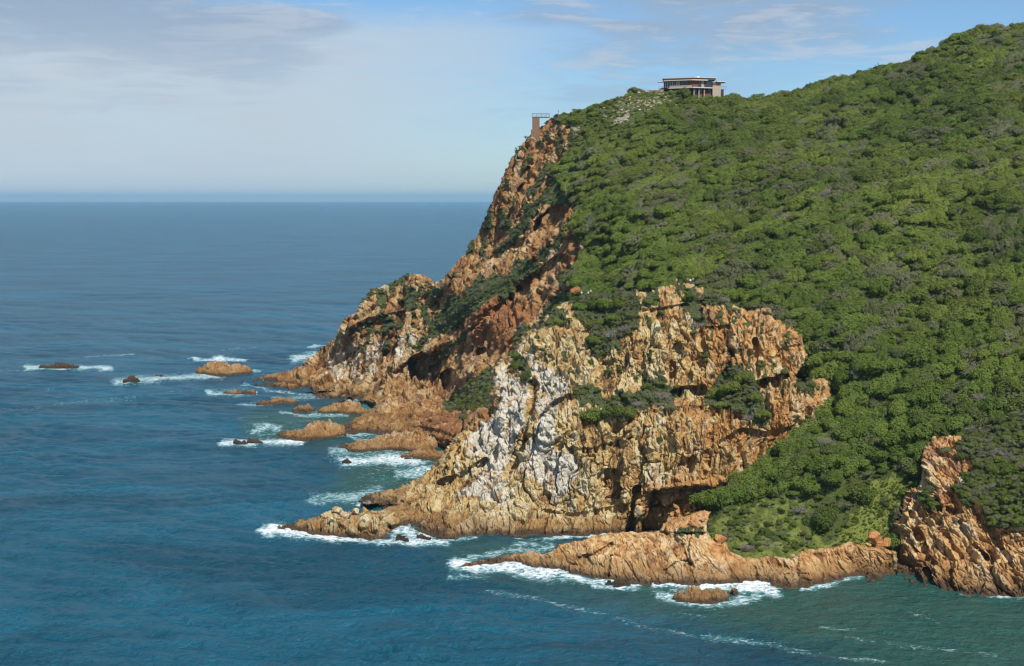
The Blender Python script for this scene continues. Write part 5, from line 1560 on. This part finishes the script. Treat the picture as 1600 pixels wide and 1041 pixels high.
def house():
    o = empty('house', tuple(pt(1084.7, 145.2, 640.0)))
    tag(o, 'modern flat roofed two storey house on the hilltop against the sky', 'house')
    solid('lower_wall', [prism([(-9, 6), (0, 1.8), (8.6, 4.2), (8.6, 12), (-9, 12)], -3, 2.2)], M_REDW, o)
    solid('floor_slab', [prism([(-11, 5.0), (-.5, -0.6), (8.6, 2.5), (8.6, 12.3), (-12, 12.3)], 2.2, 2.6)], M_CONC, o)
    solid('upper_wall', [prism([(-12.5, 6.2), (-0.5, 1.2), (8.6, 4 - .06), (8.6, 12), (-12.5, 12)], 2.6, 5.6)], M_REDW, o)
    solid('parapet', [prism([(-10.6, 4.9), (-1, 0.1), (-1, 0.4), (-10.6, 5.2)], 2.6, 3.5)], M_CREAM, o)
    solid('canopy', [prism([(-13.2, 5.2), (-1, -0.3), (6.4, 2.0), (6.4, 11.8), (-13.2, 11.8)], 5.6, 5.98)], M_CONC, o)
    solid('fascia', [prism([(-12.9, 5.9), (0, 0.6), (10.2, 3.6), (10.2, 11.7), (-12.9, 11.7)], 5.98, 6.75)], M_BROWN, o)
    rf = solid('roof', [prism([(-13.2, 5.6), (0, 0.2), (10.4, 3.3), (10.4, 12), (-13.2, 12)], 6.75, 7.05)], M_CONC, o)
    solid('roof_vent', [box(1.6, 2.6, 3.0, 3.8, 7.05, 7.6), box(-.3, 3.6, 4.5, 5.2, 7.05, 7.3)], M_WHITE, rf)
    for x0, x1, z0, z1, n in ((-12.3, -8.3, 2.7, 5.3, 4), (-5.6, -2.6, 3.6, 5.5, 2), (2.1, 3.3, 2.75, 5.5, 1), (5.5, 8.5, 2.75, 5.9, 3)):
        w = solid('window', [panel(x0, x1, z0, z1)], M_GLASS, o)
        bars = [panel(x0 - .08, x0, z0, z1, -.2), panel(x1, x1 + .08, z0, z1, -.2)]
        for k in range(1, n):
            x = x0 + (x1 - x0) * k / n; bars.append(panel(x - .06, x + .06, z0, z1, -.2))
        solid('window_frame', bars, M_FRAME if n != 4 else M_WHITE, w)
    solid('wall_panel', [panel(-7.8, -6.0, 3.4, 5.55), panel(3.5, 4.6, 2.65, 5.55)], M_CREAM, o)
    solid('railing', [panel(-0.9, 8.4, 3.55, 3.62, -1.3, -1.25)] + [panel(-0.9 + k * .9, -0.86 + k * .9, 2.6, 3.6, -1.3, -1.25) for k in range(11)], M_METAL, o)
    for x in (0.0, 2.3, 4.8): solid('column', [box(x - .22, x + .22, .55 + .28 * x, 1.0 + .28 * x, -2.5, 2.2)], M_CREAM, o)
    for x0, x1 in ((0.4, 2.0), (2.7, 4.4), (7.0, 8.5)):
        solid('lower_window', [prism([(x0, 1.75 + .28 * x0), (x1, 1.75 + .28 * x1), (x1, 1.95 + .28 * x1), (x0, 1.95 + .28 * x0)], 0.0, 1.9)], M_GLASS, o)
    solid('tower_wall', [prism([(8.7, 3.1), (12.6, 4.2), (12.6, 11), (8.7, 11)], -3, 3.5)], M_CREAM, o)
    solid('tower_cladding', [prism([(8.72, 3.15), (12.55, 4.25), (12.55, 10.9), (8.72, 10.9)], 3.5, 5.1)], M_REDW, o)
    solid('tower_window', [prism([(10.5, 3.5), (12.3, 4.02), (12.3, 4.3), (10.5, 3.8)], 3.75, 5.0)], M_GLASS, o)
    solid('tower_roof', [prism([(10.5, 2.9), (15.0, 4.2), (15.0, 11.4), (10.5, 11.4)], 5.1, 5.5)], M_CONC, o)
    solid('side_block', [box(12.62, 14.0, 5.0, 10, -3, 1.9)], M_FRAME, o)
    rail = [box(12.7, 15.1, 5.0, 5.08, 3.15, 3.25), box(12.7, 15.1, 5.0, 5.08, 1.9, 2.0), box(15.0, 15.1, 5.0, 5.1, 1.9, 3.3), box(13.9, 13.98, 5.0, 5.08, 1.9, 3.2)]
    solid('balcony_rail', rail, M_METAL, o)
    solid('side_canopy', [box(-15.5, -13.0, 6.2, 9.5, 5.2, 5.45)], M_CONC, o)
    solid('side_rail', [box(-15.3, -12.6, 6.8, 6.88, 3.15, 3.25), box(-15.3, -12.6, 6.8, 6.88, 2.4, 2.5), box(-15.3, -15.2, 6.8, 6.9, 1.6, 3.2)], M_METAL, o)
    g = empty('garden_wall', tuple(pt(1084.7, 145.2, 640.0)))
    solid('wall', [box(15.6, 21.0, 6, 6.4, -3.6, -2.1)], M_CREAM, g); solid('coping', [box(15.5, 21.1, 5.9, 6.5, -2.1, -1.9)], M_CONC, g)
    tag(g, 'low cream garden wall on the crest right of the house', 'garden wall')
    g = empty('terrace_wall', tuple(pt(1084.7, 145.2, 640.0)))
    solid('wall', [box(-20.0, -13.2, 5.2, 5.6, 0.2, 1.5)], M_STONE, g); solid('coping', [box(-20.1, -13.1, 5.1, 5.7, 1.5, 1.75)], M_CONC, g)
    tag(g, 'low stone terrace wall on the crest left of the house', 'terrace wall')


house()


def platform():
    b = pt(831.6, 208.0, lookup(LF, 839, 214)[1] + 0.6)
    o = empty('viewing_platform', tuple(b))
    tag(o, 'viewing platform with steel rails on a brown stone pillar at the cliff edge', 'viewing platform')
    k = 640.0 / F
    solid('pillar', [box(0.05, 3.35, 0, 3.2, -4.5, 7.0)], M_STONE, o)
    solid('plinth', [box(-.55, 3.9, -.45, 3.4, -4.5, 1.6)], M_STONE, o)
    solid('deck', [box(-0.1, 7.9, -.1, 3.4, 7.0, 7.35)], M_METAL, o)
    bars = []
    for y in (0.0, 3.2):
        bars += [box(-.05, 7.9, y, y + .09, 8.75, 8.87), box(-.05, 7.9, y, y + .05, 8.1, 8.16)]
        for x in (-.05, 2.0, 4.1, 6.2, 7.8): bars.append(box(x, x + .1, y, y + .1, 7.35, 8.8))
    bars += [box(-.05, .05, 0, 3.3, 8.72, 8.84), box(-.05, 0, 0, 3.3, 8.08, 8.14)]
    solid('railing', bars, M_METAL, o)
    p = pt(872.5, 183, 636.0)
    q = empty('marker_post', tuple(p)); tag(q, 'thin dark post on the skyline right of the viewing platform', 'post')
    solid('post', [box(-.08, .08, -.08, .08, -1, 2.6)], M_METAL, q); solid('post_cap', [box(-.2, .2, -.15, .15, 2.6, 2.9)], M_FRAME, q)


platform()


# ================================================================== PEOPLE (a few pixels tall, on the path)
def person(u, v, Y, pose, shirt, trousers, hair, label, group, face=0.0, scale=1.0):
    p = pt(u, v, Y)
    m, t = new_mat('person_clothes_and_skin')
    tc = t.n('ShaderNodeTexCoord'); z = t.n('ShaderNodeSeparateXYZ'); t.link(tc.outputs['Object'], z.inputs[0])
    lim = (0.92, 1.42) if pose == 'stand' else (0.55, 1.05)
    col = t.mix(t.math('GREATER_THAN', z.outputs[2], lim[0]), trousers, shirt)
    col = t.mix(t.math('GREATER_THAN', z.outputs[2], lim[1]), col, (0.45, 0.26, 0.18))
    finish(t, col, 0.8)
    J = {}
    if pose == 'stand':
        J = dict(pel=(0, 0, .95, .13), che=(0, .02, 1.30, .15), nec=(0, .01, 1.46, .055), hed=(0, -.02, 1.60, .10), top=(0, -.01, 1.70, .075))
        for s, n in ((-1, 'l'), (1, 'r')):
            J.update({n + 'hip': (.10 * s, 0, .90, .10), n + 'kne': (.12 * s, -.03 - .02 * s, .50, .065), n + 'ank': (.13 * s, .02, .09, .042), n + 'toe': (.15 * s, -.14, .03, .035),
                      n + 'sho': (.19 * s, .01, 1.38, .06), n + 'elb': (.27 * s, .04, 1.12, .042), n + 'wri': (.22 * s, -.10, .92, .03), n + 'han': (.20 * s, -.16, .85, .035)})
    else:
        J = dict(pel=(0, 0, .50, .14), che=(0, -.03, .88, .15), nec=(0, -.05, 1.05, .055), hed=(0, -.09, 1.20, .10), top=(0, -.08, 1.30, .075))
        for s, n in ((-1, 'l'), (1, 'r')):
            J.update({n + 'hip': (.11 * s, -.02, .47, .10), n + 'kne': (.14 * s, -.42, .50, .065), n + 'ank': (.13 * s, -.46, .09, .042), n + 'toe': (.14 * s, -.60, .03, .035),
                      n + 'sho': (.19 * s, -.03, .97, .06), n + 'elb': (.25 * s, -.14, .74, .042), n + 'wri': (.15 * s, -.33, .64, .03), n + 'han': (.11 * s, -.40, .60, .035)})
    keys = list(J); E = [('pel', 'che'), ('che', 'nec'), ('nec', 'hed'), ('hed', 'top')]
    for n in 'lr': E += [('pel', n + 'hip'), (n + 'hip', n + 'kne'), (n + 'kne', n + 'ank'), (n + 'ank', n + 'toe'), ('che', n + 'sho'), (n + 'sho', n + 'elb'), (n + 'elb', n + 'wri'), (n + 'wri', n + 'han')]
    me = bpy.data.meshes.new('person')
    me.from_pydata([J[k][:3] for k in keys], [(keys.index(a), keys.index(b)) for a, b in E], [])
    o = bpy.data.objects.new('person', me); C.objects.link(o)
    me.materials.append(m)
    sk = o.modifiers.new('skin', 'SKIN'); sk.use_smooth_shade = True
    for i, k in enumerate(keys):
        sv = me.skin_vertices[0].data[i]; sv.radius = (J[k][3], J[k][3]); sv.use_root = (k == 'pel')
    o.modifiers.new('subdivision', 'SUBSURF').levels = 1
    o.modifiers['subdivision'].render_levels = 1
    hz = J['hed']
    n = 10; V = []; Fc = []
    for a in range(n):
        for b in range(6):
            th = 2 * math.pi * a / n; ph = (b / 5.) * 1.9
            V.append((hz[0] + .115 * math.sin(ph) * math.cos(th), hz[1] + .03 + .125 * math.sin(ph) * math.sin(th), hz[2] + .03 + .125 * math.cos(ph)))
    for a in range(n):
        for b in range(5):
            if not (2.6 < (a + .5) / n * 6.283 < 6.6 and b > 2 and math.sin((a + .5) / n * 6.283) < -.2):
                Fc.append((a * 6 + b, a * 6 + b + 1, ((a + 1) % n) * 6 + b + 1, ((a + 1) % n) * 6 + b))
    hm = bpy.data.meshes.new('hair'); hm.from_pydata(V, [], Fc); hm.materials.append(hair)
    h = bpy.data.objects.new('hair', hm); C.objects.link(h); h.parent = o
    o.location = p; o.rotation_euler = (0, 0, face); o.scale = (scale,) * 3
    tag(o, label, 'person', group)


M_HAIRD = plain('dark_hair', (0.03, 0.02, 0.015), 0.7); M_HAIRW = plain('white_hat', (0.7, 0.68, 0.64), 0.8)
GP = 'walkers resting on the path'
person(908.6, 461.5, 440, 'sit', (0.60, 0.60, 0.60), (0.08, 0.08, 0.10), M_HAIRW, 'person in white sitting beside the orange boulder', GP, .2, 1.05)
person(919.2, 461.5, 440, 'sit', (0.58, 0.58, 0.58), (0.04, 0.04, 0.05), M_HAIRW, 'person in a white shirt and dark trousers crouching in the bushes', GP, -.3, 1.0)
person(923.0, 460.5, 440.8, 'stand', (0.55, 0.57, 0.55), (0.04, 0.04, 0.05), M_HAIRD, 'person in white with black trousers at the right of the seated group', GP, -.5)
person(1057.2, 443.5, 420, 'stand', (0.55, 0.28, 0.30), (0.20, 0.13, 0.12), M_HAIRD, 'person in pink standing alone left of the sandy path', GP, .4)
person(1074.6, 442.5, 421, 'stand', (0.42, 0.13, 0.10), (0.12, 0.08, 0.08), M_HAIRD, 'person in red brown at the left of the cliff top group', GP, .1)
person(1078.6, 444.0, 420, 'stand', (0.80, 0.80, 0.82), (0.07, 0.07, 0.10), M_HAIRD, 'person in a bright white shirt in the cliff top group', GP, -.2)
person(1082.6, 442.6, 421, 'stand', (0.50, 0.30, 0.30), (0.06, 0.06, 0.08), M_HAIRD, 'person in pale red at the right of the cliff top group', GP, -.5)

# pale stones strewn on the bare top below the house
w8 = np.where(LF.keep & (LF.d > 1), LF.scree, 0) * hillw
w8 = np.where(LF.u < 1066, w8, 0); w8 = np.where(LF.u > 900, w8, 0)
i8 = np.random.RandomState(3).choice(len(w8), 30, p=w8 / w8.sum())
for k, i in enumerate(i8):
    r = np.random.RandomState(400 + k)
    o = boulder('pale stone strewn over the bare hilltop left of the house', LF.u[i], LF.v[i], LF, float(r.uniform(.6, 1.6)), M_LEDGE, 'pale stones on the hilltop', (0, float(r.uniform(.55, .9)), 0), 30 + k, (1.2, 1, .7))
    o.name = 'hilltop_stone'; o['category'] = 'stone'
print('all', time.time() - T0)
